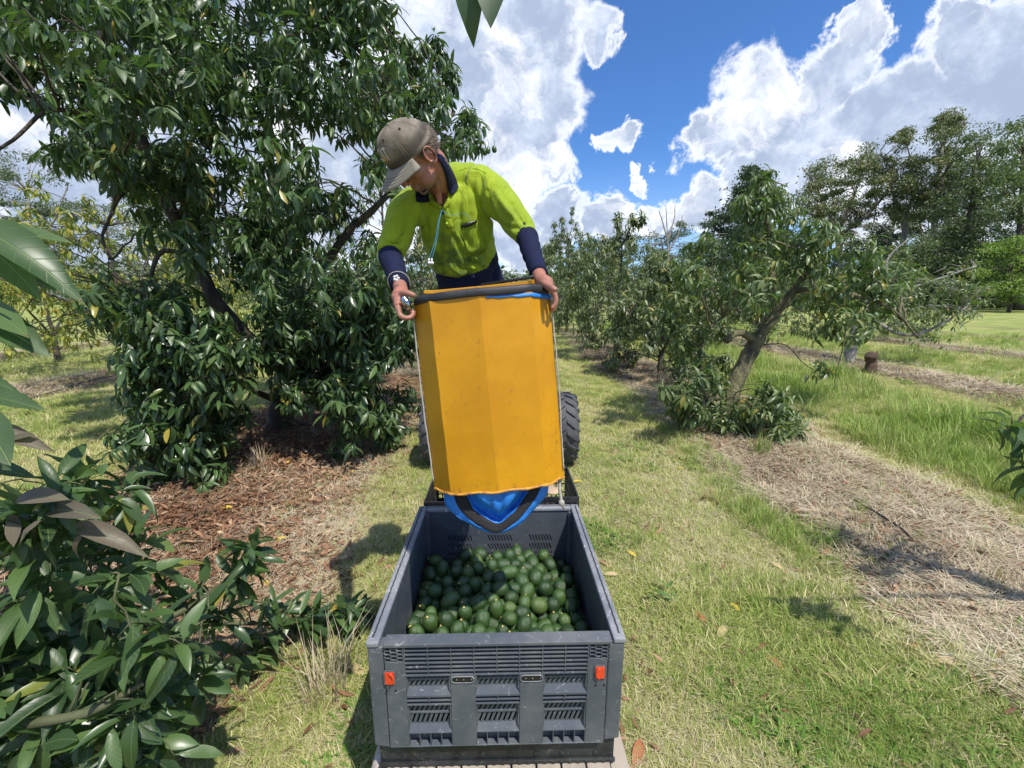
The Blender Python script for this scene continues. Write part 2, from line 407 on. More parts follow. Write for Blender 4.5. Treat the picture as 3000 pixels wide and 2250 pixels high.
def avo_tree(root, trunks, blobs, leafL, seed, mat, near_mat=None, bark=None, detail=1, near=280, per=9, droop=0.55, minpx=26, twig_r=0.006, branches=True):
    """trunks: list of (pts, r0, r1); blobs: list of (centre, (rx, ry, rz), rosettes)"""
    rs = random.Random(seed); bark = bark or M['bark']; allpts = []
    for i, (pts, r0, r1) in enumerate(trunks):
        c = limb(pts, r0, r1, 'trunk' if i == 0 else 'branch', bark, root, 12 if r0 > 0.05 else 6, 0.012 if r0 > .04 else 0.003, rs); allpts += c
    leaves = []; tw = MB()
    for (c, rr, nr) in blobs:
        c = Vector(c); near_pt = min(allpts, key=lambda p: (p - c).length + max(0, p.z - c.z) * 0.5)
        if branches and (near_pt - c).length > 0.25:
            mid = near_pt.lerp(c, 0.5) + Vector((rs.uniform(-.1, .1), rs.uniform(-.1, .1), rs.uniform(0.0, .25)))
            bp = curve_pts([near_pt, mid, c], 5, 0.015, rs)
            k = (near_pt - c).length
            tw.tube(bp, [max(twig_r, min(0.011 * k, 3.5 * twig_r) * (1 - i / len(bp))) + twig_r * .5 for i in range(len(bp))], 5)
        else: bp = [near_pt, c]
        for j in range(nr):
            u = Vector((rs.gauss(0, 1), rs.gauss(0, 1), rs.gauss(0, 1))).normalized()
            f = rs.random() ** 0.38
            p = c + Vector((u.x * rr[0], u.y * rr[1], u.z * rr[2])) * f
            if p.z < 0.12: p.z = rs.uniform(0.12, 0.3)
            ax = (Vector((u.x, u.y, u.z * 0.5)) + Vector((0, 0, 0.25)) + Vector((rs.uniform(-.4, .4), rs.uniform(-.4, .4), rs.uniform(-.4, .4)))).normalized()
            if j % 2 == 0 or detail == 2:
                st = c.lerp(p, 0.15) if (c - p).length < 1.2 else p.lerp(c, 0.8 / (c - p).length)
                m_ = st.lerp(p, 0.5) + Vector((0, 0, 0.12 * (p - st).length))
                tw.tube([st, m_, p], [twig_r * 1.5, twig_r, twig_r * 0.5], 4)
            leaves += rosette(p, ax, max(3, int(per * rs.uniform(0.7, 1.3))), leafL * rs.uniform(0.8, 1.15), rs, droop)
    if tw.v:
        o = tw.build('twigs', bark, root, smooth=True, fix=False); o['kind'] = 'stuff'
    if near: leaves = near_leaves(leaves, near_mat, root, near, minpx)
    if mat: joined_leaves('foliage', leaves, mat, root, detail)
    return leaves
def fruit_mesh():
    mb = MB(); mb.lathe([(0.001, -0.048), (0.018, -0.045), (0.031, -0.03), (0.035, -0.008), (0.031, 0.015), (0.02, 0.035), (0.008, 0.046), (0.001, 0.048)], 12)
    me = mb.mesh('fruit'); me.materials.append(M['fruit']); me.polygons.foreach_set('use_smooth', [True] * len(me.polygons)); return me
m, t, p, o = mat_new('avocado_skin')
oi = t.new('ShaderNodeObjectInfo').outputs['Random']; tcn = t.new('ShaderNodeTexCoord').outputs['Object']
nz = t.noise(tcn, 28, 5, 0.6)
c = t.ramp(oi, [(0.0, (0.022, 0.052, 0.018)), (0.6, (0.038, 0.084, 0.022)), (0.9, (0.058, 0.115, 0.025)), (1.0, (0.09, 0.14, 0.035))])
c = t.mix(t.smooth(nz.outputs['Fac'], 0.5, 0.72, 0, 0.55), c, (0.075, 0.125, 0.035))
n3 = t.noise(t.new('ShaderNodeVectorMath', {0: tcn, 1: t.new('ShaderNodeCombineXYZ', {0: t.math('MULTIPLY', oi, 37.0)}).outputs[0]}, operation='ADD').outputs[0], 14, 4, 0.6)
c = t.mix(t.smooth(n3.outputs['Fac'], 0.62, 0.72, 0, 0.85), c, (0.15, 0.095, 0.06))
t.l.new(c, p.inputs['Base Color']); p.inputs['Roughness'].default_value = 0.31; p.inputs['Specular IOR Level'].default_value = 0.6
vo = t.new('ShaderNodeTexVoronoi', {'Vector': tcn, 'Scale': 210.0})
bn = t.new('ShaderNodeBump', {'Strength': 0.45, 'Distance': 0.0015, 'Height': vo.outputs['Distance']}); t.l.new(bn.outputs[0], p.inputs['Normal'])
M['fruit'] = m
FRUIT = fruit_mesh()
def hang_fruit(root, p, s=1.0, stalk=0.09):
    o = bpy.data.objects.new('fruit', FRUIT); COL.objects.link(o); o.parent = root
    o.location = p; o.scale = (s, s, s * 1.02); o.rotation_euler = (random.uniform(-.2, .2), random.uniform(-.2, .2), random.random() * 6)
    mb = MB(); mb.tube([Vector(p) + Vector((0, 0, 0.045 * s)), Vector(p) + Vector((0.01, 0, 0.045 + stalk * .5)), Vector(p) + Vector((-0.015, 0.01, 0.05 + stalk))], 0.0028, 4)
    mb.build('fruit_stalk', M['twig'], root, True, fix=False)
random.seed(3)

# ------------------------------------------------------------------ ground
ROW0, ROWD = -3.45, 6.85
def gz(x, y):
    """gentle unevenness"""
    r = math.hypot(x, y)
    k = min(1, max(0, (r - 0.5) / 3))
    h = 0.035 * noise.noise((x * 0.55, y * 0.55, 3.1)) + 0.02 * noise.noise((x * 1.7, y * 1.7, 8.0))
    t = ((x - ROW0 + ROWD / 2) % ROWD) - ROWD / 2
    return k * (h + 0.07 * math.exp(-(t / 0.7) ** 2)) * (1.0 if r < 60 else 0)
gx = np.unique(np.concatenate([np.arange(-12, 16, 0.16), np.arange(-60, -12, 1.5), np.arange(16, 70, 1.5), [-900, -400, -150, -80, 90, 150, 400, 900]]))
gy = np.unique(np.concatenate([np.arange(-1, 22, 0.16), np.arange(22, 60, 1.5), [-900, -300, -100, -30, -10, -4, 80, 140, 300, 700, 1500]]))
X_, Y_ = np.meshgrid(gx, gy); nxg, nyg = len(gx), len(gy)
Zg = np.array([[gz(x, y) for x in gx] for y in gy])
Vg = np.stack([X_.ravel(), Y_.ravel(), Zg.ravel()], 1)
ii = (np.arange(nyg - 1)[:, None] * nxg + np.arange(nxg - 1)[None]).ravel()
Fg = np.stack([ii, ii + 1, ii + nxg + 1, ii + nxg], 1)
gm, t, p, o = mat_new('orchard_floor')
pos = t.new('ShaderNodeNewGeometry').outputs['Position']; sx = t.new('ShaderNodeSeparateXYZ', {0: pos})
n1 = t.noise(pos, 0.9, 5, 0.6); n2 = t.noise(pos, 12, 7, 0.7); n3 = t.noise(pos, 0.28, 4, 0.55); n4 = t.noise(pos, 55, 4, 0.7)
tm = t.math('MODULO', t.math('ADD', sx.outputs[0], -ROW0 + ROWD / 2 + ROWD * 40), ROWD)
tm = t.math('ABSOLUTE', t.math('SUBTRACT', tm, ROWD / 2))
tm = t.math('ADD', tm, t.math('MULTIPLY', t.math('SUBTRACT', n1.outputs['Fac'], 0.5), 1.1))
mul = t.math('MULTIPLY', t.smooth(tm, 1.15, 0.8), t.smooth(sx.outputs[1], 14, 34, 1.0, 0.08))
lx = t.math('ADD', t.math('ABSOLUTE', t.math('ADD', sx.outputs[0], 3.0)), t.math('MULTIPLY', t.math('SUBTRACT', n1.outputs['Fac'], 0.5), 1.0))
mulL = t.math('MULTIPLY', t.smooth(lx, 1.75, 1.3), t.smooth(sx.outputs[1], 12, 9))
grass = t.ramp(n2.outputs['Fac'], [(0.25, (0.16, 0.15, 0.05)), (0.5, (0.32, 0.31, 0.11)), (0.75, (0.50, 0.45, 0.22))])
gfar = t.ramp(n1.outputs['Fac'], [(0.3, (0.19, 0.25, 0.06)), (0.5, (0.30, 0.33, 0.10)), (0.72, (0.46, 0.41, 0.20))])
grass = t.mix(t.smooth(sx.outputs[1], 8, 22), grass, gfar)
grass = t.mix(t.smooth(n3.outputs['Fac'], 0.45, 0.62, 0, 0.5), grass, (0.18, 0.25, 0.06))
mulch = t.ramp(n2.outputs['Fac'], [(0.25, (0.05, 0.036, 0.026)), (0.47, (0.15, 0.11, 0.075)), (0.66, (0.30, 0.235, 0.155)), (0.85, (0.46, 0.38, 0.26))])
mulch = t.mix(t.smooth(n4.outputs['Fac'], 0.55, 0.35, 0, 0.5), mulch, (0.05, 0.035, 0.025))
litt = t.ramp(n2.outputs['Fac'], [(0.25, (0.05, 0.028, 0.018)), (0.5, (0.16, 0.08, 0.045)), (0.75, (0.30, 0.18, 0.10))])
col = t.mix(mul, grass, mulch); col = t.mix(mulL, col, litt)
t.l.new(col, p.inputs['Base Color']); p.inputs['Roughness'].default_value = 0.95; p.inputs['Specular IOR Level'].default_value = 0.1
bn = t.new('ShaderNodeBump', {'Strength': 0.8, 'Distance': 0.03, 'Height': t.math('ADD', n2.outputs['Fac'], n4.outputs['Fac'])}); t.l.new(bn.outputs[0], p.inputs['Normal'])
gme = np_mesh('ground', Vg, Fg, 4); gme.materials.append(gm); gme.polygons.foreach_set('use_smooth', [True] * len(gme.polygons))
tag(link('ground', gme), 'grassed orchard floor with mulched tree rows', kind='structure')

# ---- scattered ground cover
def is_mulch(x, y):
    t = abs(((x - ROW0 + ROWD / 2) % ROWD) - ROWD / 2) + 1.1 * 0.5 * noise.noise((x * 0.9, y * 0.9, 0.5))
    a = t < 0.98
    b = abs(x + 3.0) + 0.5 * noise.noise((x * 0.9, y * 0.9, 5.5)) < 1.5 and y < 10.5
    return a, b
def blade_mesh(name, n, rad, h0, h1, wd, lean, seed, mat, flat=False, curl=0.3):
    rs = random.Random(seed); V = []; F = []; Rn = []
    for i in range(n):
        a = rs.random() * 6.28; q = rad * math.sqrt(rs.random()); x, y = q * math.cos(a), q * math.sin(a)
        d = Vector((math.cos(a + rs.uniform(-1.2, 1.2)), math.sin(a + rs.uniform(-1.2, 1.2)), 0)); s = Vector((-d.y, d.x, 0)); h = rs.uniform(h0, h1); w_ = wd * rs.uniform(0.6, 1.3)
        l = lean * rs.uniform(0.3, 1.4); b = len(V); r_ = rs.random()
        if flat:
            z0 = rs.uniform(0.002, 0.03); d.z = rs.uniform(-.2, .35); base = Vector((x, y, z0)); up = Vector((0, 0, w_))
            tip = base + d * h; md = base + d * h * 0.5 + Vector((0, 0, 0.004))
            V += [base - s * w_, base + s * w_, md + s * w_, md - s * w_, tip]; 
        else:
            base = Vector((x, y, -0.01)); md = base + Vector((0, 0, h * 0.6)) + d * (h * l * 0.35); tip = base + Vector((0, 0, h * (1 - curl * l * .5))) + d * (h * l)
            V += [base - s * w_, base + s * w_, md + s * w_ * 0.8, md - s * w_ * 0.8, tip]
        F += [(b, b + 1, b + 2), (b, b + 2, b + 3), (b + 3, b + 2, b + 4)]; Rn += [r_] * 5
    me = np_mesh(name, np.array(V), np.array(F), rnd=np.array(Rn)); me.materials.append(mat); return me
def cover_mat(name, stops, patch=None, trans=0.25):
    m, t, p, o = mat_new(name)
    rv = t.new('ShaderNodeAttribute', attribute_name='rnd').outputs['Fac']; oi = t.new('ShaderNodeObjectInfo').outputs['Random']
    pos = t.new('ShaderNodeNewGeometry').outputs['Position']
    nn = t.noise(pos, 0.75, 4, 0.6)
    f = t.math('ADD', t.math('MULTIPLY', rv, 0.55), t.math('MULTIPLY', oi, 0.25))
    f = t.math('ADD', f, t.smooth(nn.outputs['Fac'], 0.35, 0.65, 0.0, 0.3))
    c = t.ramp(f, stops); t.l.new(c, p.inputs['Base Color']); p.inputs['Roughness'].default_value = 0.7; p.inputs['Specular IOR Level'].default_value = 0.25
    tr = t.new('ShaderNodeBsdfTranslucent', {'Color': c}); mx = t.new('ShaderNodeMixShader', {0: trans, 1: p.outputs[0], 2: tr.outputs[0]})
    t.l.new(mx.outputs[0], o.inputs['Surface']); return m
M['grass'] = cover_mat('short_grass', [(0.0, (0.13, 0.24, 0.03)), (0.34, (0.25, 0.36, 0.06)), (0.55, (0.40, 0.45, 0.12)), (0.74, (0.58, 0.54, 0.25)), (0.95, (0.70, 0.62, 0.38))])
M['tall'] = cover_mat('tall_grass', [(0.0, (0.12, 0.22, 0.03)), (0.5, (0.26, 0.38, 0.07)), (0.9, (0.50, 0.54, 0.20))])
M['straw'] = cover_mat('dry_straw', [(0.0, (0.26, 0.19, 0.12)), (0.4, (0.54, 0.45, 0.30)), (0.9, (0.80, 0.72, 0.54))])
M['weed'] = cover_mat('weed_leaf', [(0.0, (0.07, 0.15, 0.025)), (0.6, (0.14, 0.26, 0.04)), (1.0, (0.2, 0.34, 0.06))])
M['litter'] = cover_mat('dead_leaf', [(0.0, (0.06, 0.034, 0.022)), (0.35, (0.17, 0.085, 0.045)), (0.65, (0.31, 0.17, 0.095)), (0.92, (0.50, 0.37, 0.24))], trans=0.1)

def flat_leaf_mesh(name, n, rad, L, seed, mat):
    rs = random.Random(seed); V, F, UV = TPL[1]; PV = []; PF = []; Rn = []
    for i in range(n):
        a = rs.random() * 6.28; q = rad * math.sqrt(rs.random()); o_ = Vector((q * math.cos(a), q * math.sin(a), rs.uniform(0.004, 0.03)))
        m3 = Matrix.Rotation(rs.random() * 6.28, 3, 'Z') @ Matrix.Rotation(rs.uniform(-.35, .35), 3, 'X') @ Matrix.Rotation(rs.uniform(-.7, .7) + (math.pi if rs.random() < .5 else 0), 3, 'Y')
        l = L * rs.uniform(0.6, 1.1); b = len(PV)
        for v in V:
            k = Vector((v[0] * rs.uniform(0.7, 1.0), v[1] - 0.5, v[2] * rs.uniform(0.5, 1.0)))
            PV.append(o_ + (m3 @ k) * l)
        PF += [tuple(b + j for j in f) for f in F]; Rn += [rs.random()] * len(V)
    me = np_mesh(name, np.array(PV), np.array(PF), rnd=np.array(Rn)); me.materials.append(mat); return me

def scatter(name, sources, P, rot, scl, idx, label):
    """one stuff object: geometry nodes put the source tufts on points"""
    me = bpy.data.meshes.new(name); me.vertices.add(len(P)); me.vertices.foreach_set('co', np.asarray(P, np.float32).ravel())
    for nm, ty, arr, key in (('rot', 'FLOAT_VECTOR', rot, 'vector'), ('scl', 'FLOAT_VECTOR', np.repeat(np.asarray(scl)[:, None], 3, 1), 'vector'), ('idx', 'INT', idx, 'value')):
        a = me.attributes.new(nm, ty, 'POINT'); a.data.foreach_set(key, np.asarray(arr, np.int32 if ty == 'INT' else np.float32).ravel())
    o = link(name, me); tag(o, label, kind='stuff')
    cl = bpy.data.collections.new(name + '_sources')
    for i, s in enumerate(sources):
        so = bpy.data.objects.new('%s_source_%d' % (name, i), s); cl.objects.link(so)
    ng = bpy.data.node_groups.new(name, 'GeometryNodeTree')
    ng.interface.new_socket('Geometry', in_out='INPUT', socket_type='NodeSocketGeometry'); ng.interface.new_socket('Geometry', in_out='OUTPUT', socket_type='NodeSocketGeometry')
    N = ng.nodes; Lk = ng.links; gi = N.new('NodeGroupInput'); go = N.new('NodeGroupOutput'); ip = N.new('GeometryNodeInstanceOnPoints')
    ci = N.new('GeometryNodeCollectionInfo'); ci.inputs[0].default_value = cl; ci.inputs['Separate Children'].default_value = True; ci.inputs['Reset Children'].default_value = True
    Lk.new(gi.outputs[0], ip.inputs['Points']); Lk.new(ci.outputs[0], ip.inputs['Instance']); ip.inputs['Pick Instance'].default_value = True
    for nm, dt, sock in (('rot', 'FLOAT_VECTOR', 'Rotation'), ('scl', 'FLOAT_VECTOR', 'Scale'), ('idx', 'INT', 'Instance Index')):
        na = N.new('GeometryNodeInputNamedAttribute'); na.data_type = dt; na.inputs[0].default_value = nm; Lk.new(na.outputs[0], ip.inputs[sock])
    Lk.new(ip.outputs[0], go.inputs[0])
    md = o.modifiers.new('scatter', 'NODES'); md.node_group = ng
    return o
def spread(n, seed, ymax=30, power=1.0):
    """points on the ground, denser near the camera, within the view and a margin"""
    rs = np.random.default_rng(seed); out = []
    while len(out) < n:
        u = rs.random(4000); r = 0.9 * (ymax / 0.9) ** (u ** power); th = rs.uniform(-R(58), R(58), 4000)
        for a, b in zip(r * np.sin(th), r * np.cos(th)):
            if b > 0.5: out.append((a, b))
    return out[:n]
BIN_X, BIN_Y0, BIN_ROT = -0.0515, 1.23, R(1.3)
def covered(x, y):
    return abs(x + 0.06) < 0.40 and 1.2 < y < 2.8
def make_scatter(name, sources, n, seed, test, s0, s1, label, ymax=30, grow=0.05, tilt=0.12, lift=0.0, power=1.0):
    P = []; Rt = []; S = []; I = []; rs = random.Random(seed)
    for (x, y) in spread(n, seed, ymax, power):
        k = test(x, y)
        if not k or covered(x, y): continue
        P.append((x, y, gz(x, y) + lift)); Rt.append((rs.uniform(-tilt, tilt), rs.uniform(-tilt, tilt), rs.random() * 6.28))
        S.append(rs.uniform(s0, s1) * (1 + grow * math.hypot(x, y)) * (k if not isinstance(k, bool) else 1)); I.append(rs.randrange(len(sources)))
    return scatter(name, sources, P, np.array(Rt), np.array(S), np.array(I), label)
def t_grass(x, y):
    a, b = is_mulch(x, y)
    if a or b: return 0.7 if random.random() < (0.14 if not b else (0.03 if x < -2.2 else 0.3)) else False
    v = noise.noise((x * 0.7, y * 0.7, 1.0)) + 0.5 * noise.noise((x * 2.2, y * 2.2, 4.0))
    return 0.75 + 0.5 * max(0, v) if random.random() < 0.95 else False
def t_straw(x, y):
    a, b = is_mulch(x, y)
    if b: return 0.7 if random.random() < (0.22 if x < -1.9 else 0.5) else False
    if a and random.random() < 0.35: return False
    if a or b: return True
    return 0.5 if random.random() < 0.30 else False
def t_litter(x, y):
    a, b = is_mulch(x, y)
    if b: return random.random() < (0.95 if x < -1.8 else 0.6)
    if a: return random.random() < 0.42
    return random.random() < 0.018
def t_tall(x, y):
    if x > 1.35 + 0.25 * noise.noise((x * 2, y * 2, 1)) and x < 2.7 and y < 2.9 + .4 * noise.noise((x, y, 6)): return 0.36 if random.random() < 0.40 else False
    band = 4.9 + 0.35 * noise.noise((y * .5, 1, 1)) < x < 8.2 + 0.5 * noise.noise((y * .4, 2, 2))
    if band: return max(.35, .85 + .9 * noise.noise((x * .8, y * .6, 3))) if random.random() < 0.7 else 0.45
    a, b = is_mulch(x, y)
    edge = abs(x - 2.35 - 0.25 * noise.noise((y * .9, 3, 3))) < 0.22
    if edge and y < 9: return 0.55 if random.random() < 0.5 else False
    if x > 9.4 and not a: return 0.6 if random.random() < 0.6 else False
    if x < -6.0 and not a: return 0.35 if random.random() < 0.4 else False
    return 0.4 if random.random() < 0.02 and not b else False
def t_weed(x, y):
    v = noise.noise((x * 0.9 + 7, y * 0.9, 2.0)); a, b = is_mulch(x, y)
    return (v > 0.28) and not b and random.random() < 0.7
random.seed(11)
make_scatter('grass', [blade_mesh('g%d' % i, 26, 0.07, 0.015, 0.06, 0.0016, 0.9, i, M['grass']) for i in range(5)], 60000, 1, t_grass, 0.8, 1.3, 'short patchy grass between the tree rows', 34, 0.10)
make_scatter('straw_mulch', [blade_mesh('s%d' % i, 26, 0.09, 0.05, 0.14, 0.0013, 0.5, 20 + i, M['straw'], True) for i in range(5)], 42000, 2, t_straw, 0.7, 1.2, 'pale dry straw lying along the mulched tree rows', 26, 0.08)
make_scatter('leaf_litter', [flat_leaf_mesh('l%d' % i, 5, 0.12, 0.085, 40 + i, M['litter']) for i in range(5)], 26000, 3, t_litter, 0.8, 1.25, 'rusty brown fallen leaves under the trees', 16, 0.03)
make_scatter('tall_grass', [blade_mesh('t%d' % i, 30, 0.09, 0.08, 0.24, 0.0026, 0.55, 60 + i, M['tall']) for i in range(5)], 34000, 4, t_tall, 0.8, 1.25, 'longer green grass in the strip beyond the mulch', 34, 0.05)
make_scatter('weeds', [blade_mesh('w%d' % i, 16, 0.06, 0.02, 0.06, 0.008, 1.3, 80 + i, M['weed']) for i in range(4)], 14000, 5, t_weed, 0.7, 1.2, 'low broad-leaved weeds and clover in the grass', 14, 0.04)

# ------------------------------------------------------------------ trailer
M['wood'] = simple('weathered_wood', (0.36, 0.31, 0.25), 0.85, var=0.35, scale=12, bump=0.5, bscale=60, streak=(1, 0.1, 1))
M['pipe'] = simple('rusty_galvanised_pipe', (0.42, 0.40, 0.37), 0.55, 0.3, var=0.3, scale=9, bump=0.3, col2=(0.22, 0.13, 0.08))
M['steel'] = simple('dark_steel', (0.10, 0.10, 0.10), 0.5, 0.6, var=0.4, scale=20)
M['rubber'] = simple('dusty_rubber', (0.045, 0.045, 0.048), 0.75, var=0.35, scale=10, bump=0.3, col2=(0.028, 0.028, 0.03))
tr = empty('trailer', (BIN_X, BIN_Y0, 0), BIN_ROT, 'low flat trailer carrying the grey bin behind the tractor', 'trailer')
DK = 0.335
for k in range(9):
    x0 = -0.40 + k * 0.0905
    MB().box(x0, x0 + 0.084, -0.03 + 0.004 * (k % 3), 1.62, DK - 0.03, DK - 0.002).build('deck_board', M['wood'], tr, bevel=0.003)
MB().tube([(-0.445, -0.03, DK - 0.055), (-0.445, 1.62, DK - 0.055)], 0.025, 14).build('side_rail', M['pipe'], tr, True)
MB().box(0.412, 0.478, -0.05, 1.62, DK - 0.06, DK - 0.012).build('side_rail', M['wood'], tr, bevel=0.004)
MB().box(0.19, 0.42, -0.075, -0.032, DK - 0.045, DK - 0.006).build('step_plate', M['wood'], tr, bevel=0.004)
MB().box(-0.42, 0.41, 0.0, 0.05, DK - 0.09, DK - 0.033).build('cross_member', M['steel'], tr)
MB().box(-0.42, 0.41, 1.5, 1.55, DK - 0.09, DK - 0.033).build('cross_member', M['steel'], tr)
MB().box(-0.03, 0.03, 1.4, 3.4, DK - 0.15, DK - 0.092).build('drawbar', M['steel'], tr)
MB().tube([(-0.44, 0.85, 0.17), (0.44, 0.85, 0.17)], 0.02, 10).box(-0.30, -0.26, 0.83, 0.87, 0.17, DK - 0.035).box(0.26, 0.30, 0.83, 0.87, 0.17, DK - 0.035).build('axle', M['steel'], tr, True)
for s in (-1, 1):
    wb = MB().lathe([(0.07, -0.045), (0.135, -0.05), (0.158, -0.03), (0.162, 0.0), (0.158, 0.03), (0.135, 0.05), (0.07, 0.045), (0.07, -0.045)], 28, 'x', (s * 0.375, 0.85, 0.165)).build('wheel', M['rubber'], tr, True)
    MB().lathe([(0.001, -0.02), (0.068, -0.03), (0.075, 0.03), (0.001, 0.02)], 20, 'x', (s * 0.375, 0.85, 0.165)).build('rim', M['steel'], wb, True)

# ------------------------------------------------------------------ plastic bin
def plastic(name, col, dusty, rough=0.45):
    m, t, p, o = mat_new(name)
    tcn = t.new('ShaderNodeTexCoord').outputs['Object']
    a = t.noise(tcn, 5, 7, 0.65); b = t.noise(tcn, 45, 6, 0.7); vn = t.new('ShaderNodeTexVoronoi', {'Vector': tcn, 'Scale': 11.0}, feature='DISTANCE_TO_EDGE')
    wv = t.noise(tcn, 3.2, 2, 0.5, 4.0)
    c = t.mix(t.smooth(a.outputs['Fac'], 0.40, 0.68, 0, 0.75), col, dusty)
    scr = t.math('MULTIPLY', t.smooth(t.math('ABSOLUTE', t.math('SUBTRACT', wv.outputs['Fac'], 0.5)), 0.012, 0.003), t.smooth(b.outputs['Fac'], 0.5, 0.62))
    c = t.mix(t.smooth(t.noise(tcn, 9, 5, 0.75).outputs['Fac'], 0.60, 0.70, 0, 0.45), c, (0.16, 0.135, 0.105))
    c = t.mix(t.math('MULTIPLY', scr, 0.75), c, tuple(min(1, k * 2.4) for k in dusty))
    c = t.mix(t.smooth(b.outputs['Fac'], 0.62, 0.78, 0, 0.35), c, dusty)
    t.l.new(c, p.inputs['Base Color']); t.l.new(t.smooth(a.outputs['Fac'], 0.3, 0.7, rough - 0.08, rough + 0.15), p.inputs['Roughness'])
    bn = t.new('ShaderNodeBump', {'Strength': 0.12, 'Distance': 0.001, 'Height': b.outputs['Fac']}); t.l.new(bn.outputs[0], p.inputs['Normal'])
    p.inputs['Specular IOR Level'].default_value = 0.4
    return m
M['bin'] = plastic('grey_bin_plastic', (0.080, 0.094, 0.110), (0.15, 0.153, 0.155))
M['bin_in'] = plastic('bin_wall_plastic', (0.060, 0.072, 0.088), (0.085, 0.095, 0.105), 0.5)
M['base'] = plastic('black_base_plastic', (0.016, 0.018, 0.018), (0.05, 0.055, 0.052), 0.4)
M['rim'] = plastic('worn_rim_plastic', (0.16, 0.175, 0.20), (0.30, 0.30, 0.31), 0.5)
M['groove'] = plastic('groove_dark_plastic', (0.03, 0.034, 0.04), (0.05, 0.05, 0.055), 0.6)
M['latch'] = simple('orange_red_latch', (0.75, 0.07, 0.02), 0.35, var=0.15, scale=30)
M['black'] = simple('black_plastic', (0.012, 0.012, 0.013), 0.4, var=0.3)
BW, BD, BH = 0.87, 0.945, 0.533
bn_ = empty('harvest_bin', (BIN_X, BIN_Y0, DK), BIN_ROT, 'large grey slatted plastic bin half full of avocados on the trailer', 'bin')
HW = BW / 2
# base tray
b = MB(); BZ = 0.106
b.box(-HW + .012, HW - .012, 0.016, 0.03, 0.012, BZ).box(-HW + .012, HW - .012, BD - 0.03, BD - .016, 0.012, BZ)
b.box(-HW + .012, -HW + .026, 0.03, BD - .03, 0.012, BZ).box(HW - .026, HW - .012, 0.03, BD - .03, 0.012, BZ)
b.box(-HW + .026, HW - .026, 0.03, BD - .03, 0.03, 0.045)
b.box(-HW + .008, HW - .008, 0.006, 0.0155, 0.0, 0.014)
for k in range(28): b.box(-HW + .02 + k * 0.0305, -HW + .032 + k * 0.0305, 0.004, 0.0058, 0.0, 0.012)
b.build('base_tray', M['base'], bn_, bevel=0.002)
for k, u in enumerate((0.155, 0.27, 0.415, 0.53, 0.675, 0.79)):
    x = -HW + u * BW
    MB().box(x, x + 0.036, 0.0085, 0.0152, BZ - 0.022, BZ - 0.014).box(x - .002, x + 0.038, 0.0095, 0.0155, BZ - 0.013, BZ - 0.002).build('hinge_tab', M['rim'], bn_)
for k, u in enumerate((0.08, 0.20, 0.32, 0.42, 0.54, 0.65, 0.76, 0.90)):
    x = -HW + u * BW
    MB().prism_xz([(x, 0.034), (x + .018, 0.034), (x + .015, 0.042), (x + .003, 0.042)], 0.010, 0.0155).build('moulded_lug', M['base'], bn_)
# corner posts
for sx_ in (-1, 1):
    for yb in (0, 1):
        x0, x1 = (-HW, -HW + 0.055) if sx_ < 0 else (HW - 0.055, HW)
        if yb == 0: q = MB().prism_xz([(x0, BZ - .0), (x1, BZ - (.012 if sx_ < 0 else -.008)), (x1, BH - .022), (x0, BH - .022)], 0.0, 0.05)
        else: q = MB().box(x0, x1, BD - .05, BD, BZ, BH - .022)
        q.build('corner_post', M['bin'], bn_, bevel=0.006)
# side walls with slot fields
def slot_field(mb, x0, x1, z0, z1, y0, y1, n, slant, frac=0.5):
    """bars between slanted slots"""
    dx = (x1 - x0 - slant) / n if slant > 0 else (x1 - x0 + slant) / n; off = -min(0, slant)
    mb.prism_xz([(x0, z0), (x0 + off + dx * (1 - frac) * .5, z0), (x0 + off + dx * (1 - frac) * .5 + slant, z1), (x0, z1)], y0, y1)
    for k in range(1, n):
        a = x0 + off + dx * (k - (1 - frac) * .5); b = x0 + off + dx * (k + (1 - frac) * .5)
        mb.prism_xz([(a, z0), (b, z0), (b + slant, z1), (a + slant, z1)], y0, y1)
    a = x0 + off + dx * (n - (1 - frac) * .5)
    mb.prism_xz([(a, z0), (x1, z0), (x1, z1), (a + slant, z1)], y0, y1)
def slotted_wall(W0, W1, z0, z1, y0, y1, cols, rows, n=8):
    """plate from W0..W1, z0..z1 with slot fields; cols: (x0, x1); rows: (za, zb, slant, frac)"""
    mb = MB(); zs = z0
    for (za, zb, sl, fr) in rows:
        mb.box(W0, W1, y0, y1, zs, za); px = W0
        for (a, b2) in cols:
            mb.box(px, a, y0, y1, za, zb); slot_field(mb, a, b2, za, zb, y0, y1, n, sl, fr); px = b2
        mb.box(px, W1, y0, y1, za, zb); zs = zb
    mb.box(W0, W1, y0, y1, zs, z1); return mb
rowsB = [(0.13, 0.165, -0.014, 0.45), (0.182, 0.215, -0.014, 0.45), (0.232, 0.243, 0.0, 0.5), (0.254, 0.265, 0.0, 0.5), (0.282, 0.318, -0.014, 0.45), (0.335, 0.372, -0.014, 0.45)]
slotted_wall(-HW + .04, HW - .04, BZ, BH - .022, BD - .034, BD - .028, [(-0.29, -0.14), (-0.07, 0.08), (0.16, 0.30)], rowsB, 8).build('back_wall', M['bin_in'], bn_)
